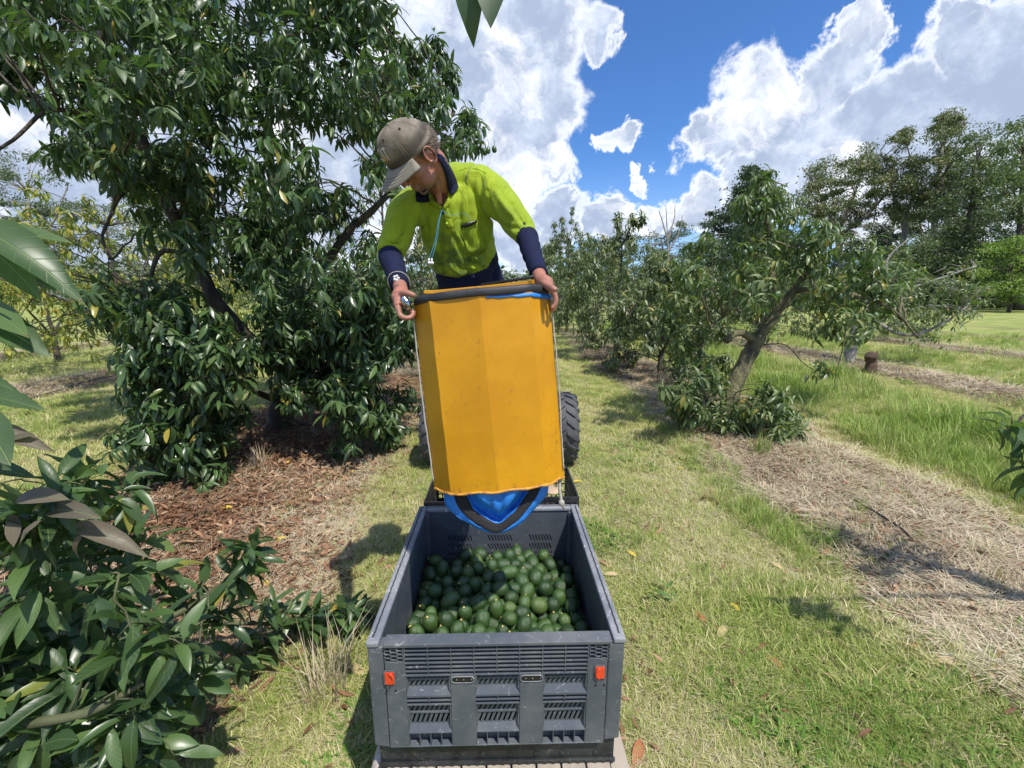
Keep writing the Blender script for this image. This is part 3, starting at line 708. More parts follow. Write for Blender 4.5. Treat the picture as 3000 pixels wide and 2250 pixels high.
for sx_ in (-1, 1):
    mb = slotted_wall(0.05, BD - .05, BZ, BH - .022, 0, 0.006, [(0.12, 0.27), (0.37, 0.52), (0.64, 0.80)], rowsB[:4] if sx_ < 0 else rowsB[:2], 8)
    xx = sx_ * (HW - 0.032)
    mb.v = [(xx + sx_ * y, x, z) for (x, y, z) in mb.v]
    sw = mb.build('side_wall', M['bin_in'], bn_)
    rb = MB()
    for k in range(7): rb.box(min(sx_ * (HW - .024), sx_ * (HW - .004)), max(sx_ * (HW - .024), sx_ * (HW - .004)), 0.06, BD - .06, 0.14 + k * 0.055, 0.144 + k * 0.055)
    for k in range(6): rb.box(min(sx_ * (HW - .024), sx_ * (HW - .005)), max(sx_ * (HW - .024), sx_ * (HW - .005)), 0.07 + k * 0.16, 0.075 + k * 0.16, BZ, BH - .025)
    rb.build('wall_ribs', M['bin'], sw)
# rim: sides and back
rz0, rz1 = BH - .021, BH
rm = MB().box(-HW - .003, -HW + .040, -0.004, BD + .003, rz0, rz1).box(HW - .040, HW + .003, -0.004, BD + .003, rz0, rz1).box(-HW + .0405, HW - .0405, BD - .040, BD + .003, rz0, rz1)
rm.build('rim', M['rim'], bn_, bevel=0.006)
gv = MB()
for sx_ in (-1, 1):
    xx = sx_ * (HW - .016)
    for k in range(46):
        y = 0.02 + k * 0.0198; gv.box(xx - .0025 + (0.0012 if k % 2 else 0), xx + .0025 + (0.0012 if k % 2 else 0), y, y + 0.0205, BH + .0003, BH + .0022)
gv.box(-HW + .045, HW - .045, BD - .018, BD - .014, BH + .0003, BH + .0018)
gv.build('groove_strip', M['groove'], bn_)  # rim groove drawn as raised dark strips, its shade in the colour
# tailgate
tg = empty('tailgate'); tg.parent = bn_
TX0, TX1 = -HW + .0575, HW - .0575; PZ0 = BZ + .001; TOP = BH - .004
def ux(u): return -HW + u * BW
tb = MB(); tb.box(TX0, TX1 + .012, -0.010, 0.038, TOP - .012, TOP)      # top lip
tb.box(TX0, ux(.143), -0.006, 0.030, PZ0, BH - .075)                    # left flat
tb.box(ux(.857), TX1, -0.006, 0.030, PZ0, BH - .075)
tb.box(ux(.318), ux(.415), -0.006, 0.030, PZ0, BH - .134)
tb.box(ux(.59), ux(.683), -0.006, 0.030, PZ0, BH - .134)
tb.box(TX0, TX1, -0.006, 0.030, PZ0 - .004, PZ0 - .0005)
tb.build('gate_frame', M['bin'], tg, bevel=0.0025)
top = MB(); top.box(TX0, TX1, 0.022, 0.028, BH - .115, TOP - .012)
x0r, x1r = ux(.143), ux(.857)
for k in range(7): top.box(x0r, x1r, -0.006, 0.0215, BH - .034 - k * 0.0165, BH - .0305 - k * 0.0165)
for k in range(9):
    x = x0r + (x1r - x0r) * k / 8; top.box(x - .0015, x + .0015, -0.0055, 0.0215, BH - .1325 + .0, TOP - .012)
top.build('rib_grid', M['bin'], tg)
hx = MB()
for (a, b2) in ((TX0, ux(.143) - .003), (ux(.857) + .003, TX1)):       # honeycomb corners
    wcell = (b2 - a) / 3
    for i in range(3):
        for j in range(4):
            cx_ = a + wcell * (i + .5); cz_ = BH - .025 - j * .0145 - (0.007 if i % 2 else 0)
            if cz_ < BH - .072: continue
            pts = [(cx_ + wcell * .62 * math.cos(q), cz_ + .0085 * math.sin(q)) for q in [k * math.pi / 3 for k in range(6)]]
            pts = [(min(max(x, a), b2), z) for x, z in pts]
            for k in range(6):
                p0, p1 = pts[k], pts[(k + 1) % 6]; dx, dz = p1[0] - p0[0], p1[1] - p0[1]; l = math.hypot(dx, dz)
                if l < 0.002: continue
                nx_, nz_ = -dz / l * .0011, dx / l * .0011
                hx.prism_xz([(p0[0] - nx_, p0[1] - nz_), (p1[0] - nx_, p1[1] - nz_), (p1[0] + nx_, p1[1] + nz_), (p0[0] + nx_, p0[1] + nz_)], -0.0058, 0.0215)
hx.build('honeycomb', M['bin'], tg)['kind'] = 'stuff'
for (ua, ub) in ((.143, .318), (.415, .59), (.683, .857)):
    a, b2 = ux(ua) + .0005, ux(ub) - .0005
    wd_ = MB()
    for (zt, zb) in ((BH - .1335, BH - .196), (BH - .256, BH - .352)):
        zm = (zt + zb) / 2 + .008
        slot_field(wd_, a, b2, zm + .003, zt - .003, 0.010, 0.015, 8, 0.016, 0.42)
        wd_.box(a, b2, 0.006, 0.015, zm - .003, zm + .003)
        slot_field(wd_, a, b2, zb + .006, zm - .003, 0.010, 0.015, 8, 0.016, 0.42)
        wd_.box(a, b2, 0.010, 0.015, zt - .003, zt)
        wd_.prism_yz([(0.015, zb + .006), (0.0095, zb + .006), (-0.005, zb - .018), (-0.005, zb - .021), (0.015, zb - .021)], a, b2)
        for sgn, xe in ((1, a), (-1, b2)):
            wd_.prism_xz([(xe, zb - .018), (xe + sgn * .006, zb + .012), (xe + sgn * .003, zt), (xe, zt)], -0.003, 0.0215)
    # double ribs between
    wd_.box(a, b2, 0.022, 0.028, BH - .256, BH - .217)
    for k in range(3): wd_.box(a, b2, -0.0055, 0.0215, BH - .2205 - k * .0165, BH - .2175 - k * .0165)
    xm = (a + b2) / 2; wd_.box(xm - .0015, xm + .0015, -0.005, 0.0214, BH - .2505, BH - .2205)
    # bottom cells
    wd_.box(a, b2, 0.022, 0.028, PZ0, BH - .373)
    for k in range(5):
        x = a + (b2 - a) * k / 4; wd_.box(max(a, x - .0015), min(b2, x + .0015), -0.005, 0.0214, PZ0, BH - .3735)
    wd_.build('slotted_panel', M['bin'], tg)
for (u, zz) in ((.083, BH - .134), (.905, BH - .128)):
    x = ux(u); s = 1 if u < .5 else -1
    fr = MB().prism_xz([(x - .021, zz - .024), (x - .016, zz - .029), (x + .016, zz - .029), (x + .021, zz - .02), (x + .021, zz + .02), (x + .016, zz + .029), (x - .016, zz + .029), (x - .021, zz + .024)], -0.0095, -0.0062)
    lf = fr.build('latch_frame', M['bin'], tg, bevel=0.001)
    MB().box(x - .0155, x + .0155, -0.0115, -0.0097, zz - .024, zz + .024).build('latch', M['latch'], tg, bevel=0.001)
    pts = [(x + s * .002 + s * .012 * math.sin(k / 8 * math.pi), zz - .022 + .044 * k / 8) for k in range(9)]
    MB().tube([(a, -0.014, b2) for a, b2 in pts], 0.0035, 8).build('latch_grip', M['latch'], tg, True)
    for dx in (-.013, .017): MB().lathe([(0.001, -0.0075), (0.0042, -0.0072), (0.0042, -0.0062)], 12, 'y', (x + dx, 0, zz - .055)).build('screw_hole_dark', M['black'], tg)  # black discs laid on for the dark inside of the screw holes
for u in (.366, .6365):
    x = ux(u); zz = BH - .148
    ov = [(x + .026 * sx_ + .0125 * math.cos(q), zz + .0125 * math.sin(q)) for sx_, qs in ((1, range(-3, 4)), (-1, range(3, 10))) for q in [k * math.pi / 6 for k in qs]]
    MB().prism_xz(ov, -0.0078, -0.0062).build('hand_hole_dark', M['black'], tg)  # flat black plate stands in for the dark inside of the hole
    rg = MB(); rg.tube([(a, -0.008, b2) for a, b2 in ov], 0.0016, 6, closed=True); rg.build('hand_hole_lip', M['rim'], tg, True)
    for dx in (-.02, 0.003, .03): MB().lathe([(0.0008, -0.0098), (0.0022, -0.009), (0.0022, -0.0078)], 8, 'y', (x + dx, 0, zz)).build('rivet', M['rim'], tg)

# ------------------------------------------------------------------ avocados in the bin
rs = np.random.default_rng(21)
NA = 285; rad = rs.uniform(0.0275, 0.0365, NA)
ax0, ax1, ay0, ay1 = -HW + .036, HW - .036, .034, BD - .038
px_ = rs.uniform(ax0 + .04, ax1 - .04, NA); py_ = rs.uniform(ay0 + .04, ay1 - .04, NA)
def heap(x, y):
    u = x / 0.37; v = (y - 0.58) / 0.55
    return 0.145 + 0.085 * np.exp(-(u * u * 0.9 + v * v * 0.8)) - 0.02 * np.clip((y - .8) / .12, 0, 1)
pz_ = heap(px_, py_) + rs.uniform(0.03, 0.16, NA)
for it in range(420):
    pz_ -= 0.0022 if it < 330 else 0.0004
    P3 = np.stack([px_, py_, pz_], 1); dd = P3[:, None] - P3[None]; dist = np.sqrt((dd ** 2).sum(2)) + 1e-9
    ov = (rad[:, None] + rad[None]) * 1.01 - dist; np.fill_diagonal(ov, -1); ov = np.clip(ov, 0, None)
    P3 += (dd / dist[:, :, None] * (ov * 0.34)[:, :, None]).sum(1)
    px_, py_, pz_ = P3.T.copy()
    px_ = np.clip(px_, ax0 + rad, ax1 - rad); py_ = np.clip(py_, ay0 + rad, ay1 - rad); pz_ = np.maximum(pz_, heap(px_, py_) + rad * 0.9)
mb = MB(); prof = [(0.0005, -1.12), (0.35, -1.07), (0.66, -0.88), (0.90, -0.52), (1.0, -0.05), (0.96, 0.38), (0.78, 0.78), (0.52, 1.02), (0.25, 1.13), (0.0005, 1.15)]
mb.lathe(prof, 20); AVO = mb.mesh('avocado'); AVO.materials.append(M['fruit']); AVO.polygons.foreach_set('use_smooth', [True] * len(AVO.polygons))
M['stem'] = simple('stem_scar', (0.70, 0.50, 0.16), 0.6, var=0.3, scale=40)
STEM = MB().lathe([(0.0005, 1.13), (0.10, 1.13), (0.13, 1.2), (0.11, 1.26), (0.0005, 1.27)], 10).mesh('stem'); STEM.materials.append(M['stem'])
binM = Matrix.Translation((BIN_X, BIN_Y0, DK)) @ Matrix.Rotation(BIN_ROT, 4, 'Z')
ORD = ['first', 'second', 'third', 'fourth', 'fifth', 'sixth', 'seventh', 'eighth', 'ninth', 'tenth', 'eleventh', 'twelfth', 'thirteenth', 'fourteenth', 'fifteenth', 'sixteenth', 'seventeenth', 'eighteenth', 'nineteenth', 'twentieth']
topmost = [not any((px_[j] - px_[i]) ** 2 + (py_[j] - py_[i]) ** 2 < (0.6 * rad[i] + 0.6 * rad[j]) ** 2 * 0.7 and pz_[j] > pz_[i] + 0.02 for j in range(NA)) for i in range(NA)]
rows = {}
for i in range(NA):
    if topmost[i]: rows.setdefault(int((py_[i] - ay0) / 0.062), []).append(i)
lab = {}
for rk, (r_, ids) in enumerate(sorted(rows.items())):
    for c_, i in enumerate(sorted(ids, key=lambda k: px_[k])):
        lab[i] = 'green avocado, %s from the left wall in the %s row behind the tailgate' % (ORD[min(c_, 19)], ORD[min(rk, 19)])
for i in range(NA):
    o = bpy.data.objects.new('avocado', AVO); COL.objects.link(o)
    q = Quaternion(Vector(rs.normal(size=3)).normalized(), rs.uniform(0, 6.28))
    s = float(rad[i])
    o.matrix_world = binM @ Matrix.Translation((px_[i], py_[i], pz_[i])) @ q.to_matrix().to_4x4() @ Matrix.Diagonal((s, s, s * rs.uniform(0.98, 1.2), 1))
    tag(o, lab.get(i, 'green avocado buried under the top layer of the heap in the bin'), 'avocado', 'avocados heaped in the grey bin')
    if rs.random() < 0.5:
        st = bpy.data.objects.new('stem', STEM); COL.objects.link(st); st.parent = o
# fill under the top layers so that no gap shows
fm = MB(); n_ = 24; vs = []; fs = []
for j in range(n_ + 1):
    for i in range(n_ + 1):
        x = ax0 + (ax1 - ax0) * i / n_; y = ay0 + (ay1 - ay0) * j / n_; vs.append((x, y, float(heap(x, y)) - 0.004 + 0.006 * math.sin(i * 2.1) * math.cos(j * 1.9)))
for j in range(n_):
    for i in range(n_): a = j * (n_ + 1) + i; fs.append((a, a + 1, a + n_ + 2, a + n_ + 1))
fm.add(vs, fs); hp = fm.build('fruit_underlayer', M['fruit'], None, True); hp.matrix_world = binM
tag(hp, 'deeper avocados filling the bin under the visible heap', kind='stuff')

exec_order = 'structure done'
#@@PART2@@
# ------------------------------------------------------------------ black crates behind the bin (the man stands on one)
M['crate'] = plastic('black_crate_plastic', (0.018, 0.019, 0.021), (0.06, 0.06, 0.06), 0.45)
def lattice_crate(loc, rz, W_, D_, H_, label, flip=False):
    t_ = empty('lattice_crate', loc, rz, label, 'crate', 'black lattice crates on the trailer')
    fl = MB().box(-W_/2, W_/2, -D_/2, D_/2, (H_ - .012) if flip else 0, H_ if flip else .012).build('bottom', M['crate'], t_)
    for k, (ax, s) in enumerate((('x', -1), ('x', 1), ('y', -1), ('y', 1))):
        mb = MB(); L = (D_ if ax == 'x' else W_) - 0.0; off = s * ((W_ if ax == 'x' else D_) / 2 - .004); zz0, zz1 = (0.0, H_ - .012) if flip else (.012, H_)
        e = 0.009 if ax == 'y' else 0.0
        def bar(a0, a1, z0, z1):
            if ax == 'x': mb.box(off - .004, off + .004, a0, a1, z0, z1)
            else: mb.box(a0, a1, off - .004, off + .004, z0, z1)
        bar(-L/2 + e, L/2 - e, zz1 - .03, zz1); bar(-L/2 + e, L/2 - e, zz0, zz0 + .03)
        n = int(L / 0.032)
        for i in range(n + 1):
            x = -L/2 + e + (L - 2*e - .008) * i / n; bar(x, x + .008, zz0 + .03, zz1 - .03)
        m_ = int((zz1 - zz0) / .05)
        for j in range(1, m_): bar(-L/2 + e, L/2 - e, zz0 + (zz1 - zz0) * j / m_, zz0 + (zz1 - zz0) * j / m_ + .006)
        o = mb.build('lattice_side', M['crate'], t_); o['kind'] = 'stuff'
    return t_
def on_trailer(x, y, z): return (Matrix.Translation((BIN_X, BIN_Y0, 0)) @ Matrix.Rotation(BIN_ROT, 4, 'Z')) @ Vector((x, y, z))
lattice_crate(on_trailer(0.0, 1.235, DK), BIN_ROT, 0.70, 0.40, 0.30, 'black lattice crate upside down on the trailer deck under the other crates', True)
lattice_crate(on_trailer(-0.04, 1.235, DK + .302), BIN_ROT, 0.295, 0.38, 0.31, 'black lattice crate upside down under the boots of the man', True)
lattice_crate(on_trailer(-0.308, 1.20, DK + .302), BIN_ROT, 0.225, 0.44, 0.235, 'open black lattice crate holding the purple bottle, left of the man')
lattice_crate(on_trailer(0.335, 1.20, DK + .302), BIN_ROT, 0.235, 0.44, 0.255, 'open black lattice crate holding gloves and the rope, right of the man')
STAND_Z = DK + .302 + .31
M['purple'] = simple('purple_liquid_bottle', (0.13, 0.10, 0.42), 0.25, var=0.15, coat=0.3)
M['white'] = simple('white_plastic', (0.75, 0.75, 0.76), 0.4, var=0.08)
M['yellow_p'] = simple('yellow_tag', (0.8, 0.5, 0.02), 0.5, var=0.1)
bt = empty('bottle', on_trailer(-0.275, 1.045, DK + .316), 0, 'purple spray bottle with a white cap standing in the left black crate', 'bottle')
MB().lathe([(0.001, 0), (0.038, 0.002), (0.040, 0.02), (0.040, 0.15), (0.032, 0.185), (0.015, 0.205), (0.001, .206)], 20).build('bottle_body', M['purple'], bt, True)
MB().lathe([(0.001, .207), (0.018, .207), (0.018, 0.24), (0.012, 0.262), (0.001, 0.263)], 14).box(-0.035, 0.03, -0.01, 0.01, 0.2635, 0.285).build('cap', M['white'], bt, bevel=0.003)
M['glove'] = simple('tan_leather_glove', (0.45, 0.33, 0.22), 0.85, var=0.25, bump=0.5)
gl = empty('work_glove', on_trailer(0.30, 1.04, DK + .56), 0.4, 'tan leather glove lying on the right black crate', 'glove')
gb = MB().ell((0, 0, 0.012), (0.045, 0.055, 0.014))
for k in range(4): gb.tube([(-.03 + .02 * k, .04, .012), (-.036 + .023 * k, .075, .014), (-.038 + .025 * k, .105, .01)], [.011, .011, .008], 8)
gb.tube([(.035, -.01, .012), (.06, .02, .014), (.066, .045, .012)], [.012, .012, .009], 8)
g_ = gb.build('glove_body', M['glove'], gl, True); rmz = g_.modifiers.new('r', 'REMESH'); rmz.mode = 'VOXEL'; rmz.voxel_size = 0.004; rmz.use_smooth_shade = True
yt = MB().box(-.03, .03, -.012, .012, 0, .006).build('yellow_tag', M['yellow_p'], None, bevel=.001); yt.location = on_trailer(0.245, 1.21, DK + .56); yt.rotation_euler = (0, 0.1, 0.4)
tag(yt, 'small bright yellow plastic tag on the right black crate', 'tag')

# ------------------------------------------------------------------ tractor
M['tyre'] = simple('tractor_tyre_rubber', (0.075, 0.076, 0.082), 0.7, var=0.3, scale=7, bump=0.25, col2=(0.045, 0.045, 0.048))
M['tractor_paint'] = simple('dull_blue_tractor_paint', (0.04, 0.08, 0.16), 0.45, var=0.2, coat=0.2)
tyc = G(1640, 1352)
TR = 0.435; tz = TR; ty = tyc.y + 0.02
trac = empty('tractor', (-0.145, ty, 0), 0, 'small orchard tractor with chunky lugged rear tyres towing the trailer', 'tractor')
def tyre(x, r, wd, s, name='rear_wheel', lugs=20):
    e = empty(name, (x, 0 if name == 'rear_wheel' else 1.45, r)); e.parent = trac
    h = wd / 2
    tb = MB().lathe([(r * .55, -h * .8), (r * .75, -h), (r * .90, -h * .95), (r * .945, -h * .6), (r * .955, 0), (r * .945, h * .6), (r * .90, h * .95), (r * .75, h), (r * .55, h * .8), (r * .55, -h * .8)], 40, 'x')
    tb.build('tyre', M['tyre'], e, True)
    lg = MB()
    for k in range(lugs):
        for sd in (-1, 1):
            a0 = 2 * math.pi * (k + (0.5 if sd > 0 else 0)) / lugs
            rings = []
            for q in range(5):
                u = q / 4; x_ = sd * (0.005 + (h * 1.0) * u); a = a0 + sd * 0 + u * 0.28
                rr_ = r * (1.0 if u < .75 else 0.93) ; ri = r * .90 if u < .9 else r * .80
                wA = 0.055
                pts = []
                for (rad_, aa) in ((ri, a - wA), (rr_, a - wA * .7), (rr_, a + wA * .7), (ri, a + wA)): pts.append((x_, rad_ * math.cos(aa), rad_ * math.sin(aa)))
                rings.append(pts)
            lg.loft(rings)
    o = lg.build('tread_lugs', M['tyre'], e); o['kind'] = 'stuff'
    MB().lathe([(0.03, -0.02), (r * .2, -0.03), (r * .5, h * .2 * s), (r * .56, h * .82 * s), (r * .52, h * .8 * s), (r * .45, 0.0), (r * .15, 0.0), (.03, 0.03)], 28, 'x').build('rim', M['white'], e, True)
tyre(0.76, TR, 0.30, 1); tyre(-0.76, TR, 0.30, -1)
tyre(0.55, 0.28, 0.18, 1, 'front_wheel', 14); tyre(-0.55, 0.28, 0.18, -1, 'front_wheel', 14)
MB().box(-0.16, 0.16, -0.2, 1.7, 0.35, 0.62).tube([(-.74, 0, TR), (.74, 0, TR)], 0.06, 12).build('chassis', M['steel'], trac, bevel=.01)
MB().prism_yz([(0.55, 0.62), (0.60, 0.93), (1.75, 0.85), (1.85, 0.55), (1.80, 0.45), (0.55, 0.45)], -0.2, 0.2).build('bonnet', M['tractor_paint'], trac, bevel=.04)
MB().ell((0, 0.1, 0.72), (0.20, 0.20, 0.05)).ell((0, -0.06, 0.86), (0.19, 0.05, 0.14)).build('seat', M['black'], trac, True)
sw_ = MB(); sw_.tube([(0.16 * math.cos(a * .3927), 0.50 + 0.14 * math.sin(a * .3927), 0.98 + .07 * math.sin(a * .3927)) for a in range(16)], 0.012, 6, closed=True); sw_.tube([(0, 0.50, 0.98), (0, 0.6, 0.7)], 0.015, 6)
sw_.build('steering_wheel', M['black'], trac, True)
MB().box(-.03, .03, -0.55, -0.2, 0.30, 0.36).build('tow_hitch', M['steel'], trac)

# ------------------------------------------------------------------ yellow picking bucket
m, t, p, o = mat_new('yellow_bucket_paint')
tcn = t.new('ShaderNodeTexCoord').outputs['Object']
a = t.noise(tcn, 4, 6, 0.6); b = t.noise(tcn, 60, 5, 0.65); sc_ = t.noise(t.new('ShaderNodeMapping', {0: tcn, 3: (1, 1, 0.25)}).outputs[0], 5, 3, 0.5, 3.0)
c = t.mix(t.smooth(a.outputs['Fac'], 0.35, 0.7), (0.50, 0.225, 0.003), (0.60, 0.285, 0.004))
scr = t.math('MULTIPLY', t.smooth(t.math('ABSOLUTE', t.math('SUBTRACT', sc_.outputs['Fac'], 0.5)), 0.006, 0.001), t.smooth(b.outputs['Fac'], 0.45, 0.6))
c = t.mix(t.math('MULTIPLY', scr, 0.7), c, (0.28, 0.13, 0.02))
c = t.mix(t.smooth(b.outputs['Fac'], 0.70, 0.78, 0, 0.5), c, (0.30, 0.14, 0.02))
sz = t.new('ShaderNodeSeparateXYZ', {0: tcn})
low = t.smooth(sz.outputs[2], 0.06, 0.0)
c = t.mix(t.math('MULTIPLY', low, t.smooth(b.outputs['Fac'], 0.56, 0.64, 0, 0.5)), c, (0.22, 0.10, 0.03))
t.l.new(c, p.inputs['Base Color']); p.inputs['Roughness'].default_value = 0.42; p.inputs['Specular IOR Level'].default_value = 0.4
bn = t.new('ShaderNodeBump', {'Strength': 0.25, 'Distance': 0.01, 'Height': a.outputs['Fac']}); t.l.new(bn.outputs[0], p.inputs['Normal'])
M['yellow'] = m
M['edge'] = simple('worn_orange_edge', (0.62, 0.30, 0.03), 0.5, var=0.5, scale=30, col2=(0.16, 0.07, 0.03))
M['blue'] = simple('blue_tarpaulin', (0.02, 0.21, 0.68), 0.5, var=0.35, scale=9, bump=0.9, bscale=24)
M['webbing'] = simple('black_webbing', (0.016, 0.015, 0.016), 0.85, var=0.3, scale=30, bump=0.6, bscale=260, streak=(1, 6, 1))
M['rubber_rim'] = simple('black_rubber_rim', (0.028, 0.030, 0.034), 0.55, var=0.5, scale=14, bump=0.3, bscale=30)
M['rope'] = simple('dirty_white_rope', (0.42, 0.39, 0.33), 0.9, var=0.25, scale=60, bump=0.6, bscale=200)
ZB = 1.60
TcL, TcR = C(1212, 893, ZB), C(1609, 862, ZB); Tc = (TcL + TcR) / 2; Bc = C(1463, 1412, ZB * 1.035)
Uv = (Tc - Bc); HB = Uv.length; Uv.normalize(); Rv = (TcR - TcL); RB = Rv.length / 2; Rv = (Rv - Uv * Rv.dot(Uv)).normalized(); Dv = Uv.cross(Rv).normalized()
BM = Matrix(((Rv.x, Dv.x, Uv.x, Bc.x), (Rv.y, Dv.y, Uv.y, Bc.y), (Rv.z, Dv.z, Uv.z, Bc.z), (0, 0, 0, 1)))
bk = empty('picking_bucket'); bk.matrix_world = BM; tag(bk, 'tall faceted yellow metal picking bucket held up by the man over the bin', 'bucket')
fb = 0.44 * RB
PR = [(-1, 0), (-.70, -.80), (0, -1.0), (.70, -.80), (1, 0), (.72, .5), (0, .62), (-.72, .5)]
def pring(z, sx=1.0, out=0.0):
    res = []
    for (x, y) in PR:
        v = Vector((x * RB * sx, y * fb * sx, 0)); v += v.normalized() * out; res.append((v.x, v.y, z))
    return res
rings = []
NZ = 22
for k in range(NZ + 1):
    z = HB * k / NZ; s = 0.985 + 0.015 * k / NZ
    rings.append([(x + 0.0006 * math.sin(z * 31 + x * 60), y + 0.0014 * noise.noise((x * 9, z * 9, 5)), z_) for x, y, z_ in pring(z, s)])
mb = MB(); mb.loft(rings, cap=False); body = mb.build('bucket_body', M['yellow'], bk, solid=0.003)
def dense(ring, n=5, rnd=0.0):
    out_ = []
    for i in range(len(ring)):
        a = Vector(ring[i]); b = Vector(ring[(i + 1) % len(ring)])
        for k in range(n): out_.append(a.lerp(b, k / n))
    if rnd:
        L = len(out_)
        for _ in range(3): out_ = [out_[i] * .5 + (out_[i - 1] + out_[(i + 1) % L]) * .25 for i in range(L)]
    return out_
mb = MB(); eb = dense(pring(-.002, 0.985, 0.002), 7); eb = [q + Vector((0, 0, 0.0025 * math.sin(i * 1.3))) for i, q in enumerate(eb)]
mb.tube(eb, [0.005 + .0012 * math.sin(i * 2.2) for i in range(len(eb))], 8, closed=True); mb.build('rolled_edge', M['edge'], bk, True)
# rubber rim: a thick band wrapped over the top edge
rp = dense(pring(0, 1.0, 0.004), 5, 1)
def band(path, sec, mbx):
    L = len(path); n = len(sec); vs = []; fs = []
    for i, q in enumerate(path):
        tn = (path[(i + 1) % L] - path[i - 1]).normalized(); nr = Vector((tn.y, -tn.x, 0))
        for (u, v) in sec: vs.append(q + nr * u + Vector((0, 0, v + 0.0009 * math.sin(i * .9))))
    for i in range(L):
        j = (i + 1) % L
        for k in range(n): fs.append((i * n + k, i * n + (k + 1) % n, j * n + (k + 1) % n, j * n + k))
    mbx.add(vs, fs)
mb = MB(); band([q + Vector((0, 0, HB)) for q in rp], [(0.004, -0.002), (0.008, 0.002), (0.008, 0.019), (0.003, 0.027), (-0.007, 0.027), (-0.011, 0.02), (-0.008, -0.002)], mb)
mb.build('rim_trim', M['rubber_rim'], bk, True)
# blue lining folded over the right front edge
mb = MB(); seg = [q for q in dense(pring(0, 1.0, 0.0035), 8) if q.x > 0.02 * RB and q.y <= 0.001]; seg.sort(key=lambda q: q.x)
vs = []; fs = []
for i, q in enumerate(seg):
    u = i / (len(seg) - 1); vs += [(q.x, q.y, HB - .004), (q.x * 1.003, q.y - .002, HB - .010 - 0.016 * u + .002 * math.sin(i * 2.1))]
for i in range(len(seg) - 1): fs.append((2*i, 2*i + 1, 2*i + 3, 2*i + 2))
mb.add(vs, fs); mb.build('lining_edge', M['blue'], bk, True, solid=0.0015)
# raised back plate with its own rubber edge
bp = [(-.86, .30), (-.72, .50), (0, .62), (.72, .50), (.80, .36)]
mb = MB(); vs = []; fs = []
for i, (x, y) in enumerate(bp):
    vs += [(x * RB, y * fb, HB + .045), (x * RB, y * fb, HB + .060 + .002 * x)]
for i in range(len(bp) - 1): fs.append((2*i, 2*i + 1, 2*i + 3, 2*i + 2))
mb.add(vs, fs); mb.build('back_bar', M['yellow'], bk, solid=0.012, bevel=.002)
mb = MB(); vs = []; 
for i, (x, y) in enumerate(bp): vs += [(x * RB, y * fb, HB - .05), (x * RB, y * fb, HB + .044)]
mb.add(vs, fs); mb.build('back_gap_dark', M['black'], bk, solid=0.004)  # black panel added for the dark gap between bar and rim
mb = MB(); mb.tube([(x * RB, y * fb + .012, HB + .066 + .012 * x) for x, y in bp[2:]], 0.006, 8); mb.build('back_edging', M['rubber_rim'], bk, True)
mb = MB(); mb.box(-RB * .62, RB * .62, -fb * .7, fb * .3, HB * .1, HB * .1 + .003); mb.build('inner_floor', M['black'], bk)
for s in (-1, 1):
    pts = curve_pts([(s * (RB + .005), -.005, HB - .02), (s * (RB + .006), -.008, HB * .55), (s * (RB * .99 + .003), -.004, HB * .2), (s * (RB * .985 + .001), -.01, .03)], 8, 0.0012)
    MB().tube(pts, 0.003, 8).build('side_cord', M['rope'], bk, True)
MB().tube([(RB * .93, .0, .03), (RB * .90, -.01, -.05), (RB * .91, -.015, -.10), (RB * .95, -.02, -.125)], 0.006, 8).ell((RB * .91, -.015, -.10), (.012, .012, .014)).build('hanging_rope', M['rope'], bk, True)
MB().lathe([(0.001, RB), (0.0045, RB), (0.0045, RB + .022), (0.001, RB + .024)], 10, 'x', (0, -.01, HB - .052)).build('pin', M['white'], bk, True)
MB().lathe([(0.001, RB), (0.007, RB), (0.006, RB + .012), (0.001, RB + .014)], 10, 'x', (0, -.004, HB - .022)).build('bolt', simple('bolt_steel', (.6, .6, .6), .25, 1.0, var=.1), bk, True)
# chute below: folded blue cloth with a black webbing loop
BMi = BM.inverted()
def L2(px, py, y):
    """bucket-local point on the local plane y seen at this pixel"""
    o_ = BMi @ Vector((0, 0, CAM_H)); d_ = (BMi.to_3x3() @ (C(px, py, 1.0) - Vector((0, 0, CAM_H))))
    t_ = (y - o_.y) / d_.y; return o_ + d_ * t_
k0 = [(1300, 1432, -.02), (1306, 1478, -.03), (1345, 1516, -.05), (1400, 1548, -.065), (1460, 1563, -.07), (1515, 1541, -.065), (1560, 1497, -.05), (1600, 1452, -.03), (1608, 1410, -.02)]
k1 = [(1326, 1440, -.045), (1342, 1484, -.055), (1378, 1524, -.068), (1418, 1549, -.078), (1458, 1562, -.082), (1502, 1536, -.078), (1540, 1499, -.068), (1570, 1458, -.055), (1590, 1415, -.045)]
k2 = [(1364, 1446, -.045), (1384, 1485, -.055), (1404, 1505, -.062), (1432, 1522, -.070), (1462, 1533, -.072), (1492, 1512, -.070), (1515, 1489, -.062), (1540, 1450, -.052), (1560, 1420, -.045)]
k3 = [(1372, 1440, -.020), (1398, 1480, -.020), (1424, 1499, -.020), (1442, 1512, -.022), (1464, 1521, -.024), (1482, 1505, -.022), (1506, 1478, -.020), (1528, 1446, -.020), (1550, 1420, -.020)]
k4 = [(1382, 1432, -.085), (1412, 1462, -.10), (1432, 1476, -.092), (1450, 1488, -.10), (1466, 1494, -.088), (1482, 1484, -.10), (1500, 1462, -.105), (1520, 1436, -.095), (1545, 1410, -.08)]
k5 = [(1385, 1400, -.07), (1408, 1400, -.08), (1428, 1400, -.085), (1446, 1400, -.085), (1463, 1400, -.085), (1480, 1400, -.085), (1500, 1395, -.085), (1518, 1392, -.08), (1540, 1390, -.07)]
def crow(k, n=4): return curve_pts([L2(*q) for q in k], n)
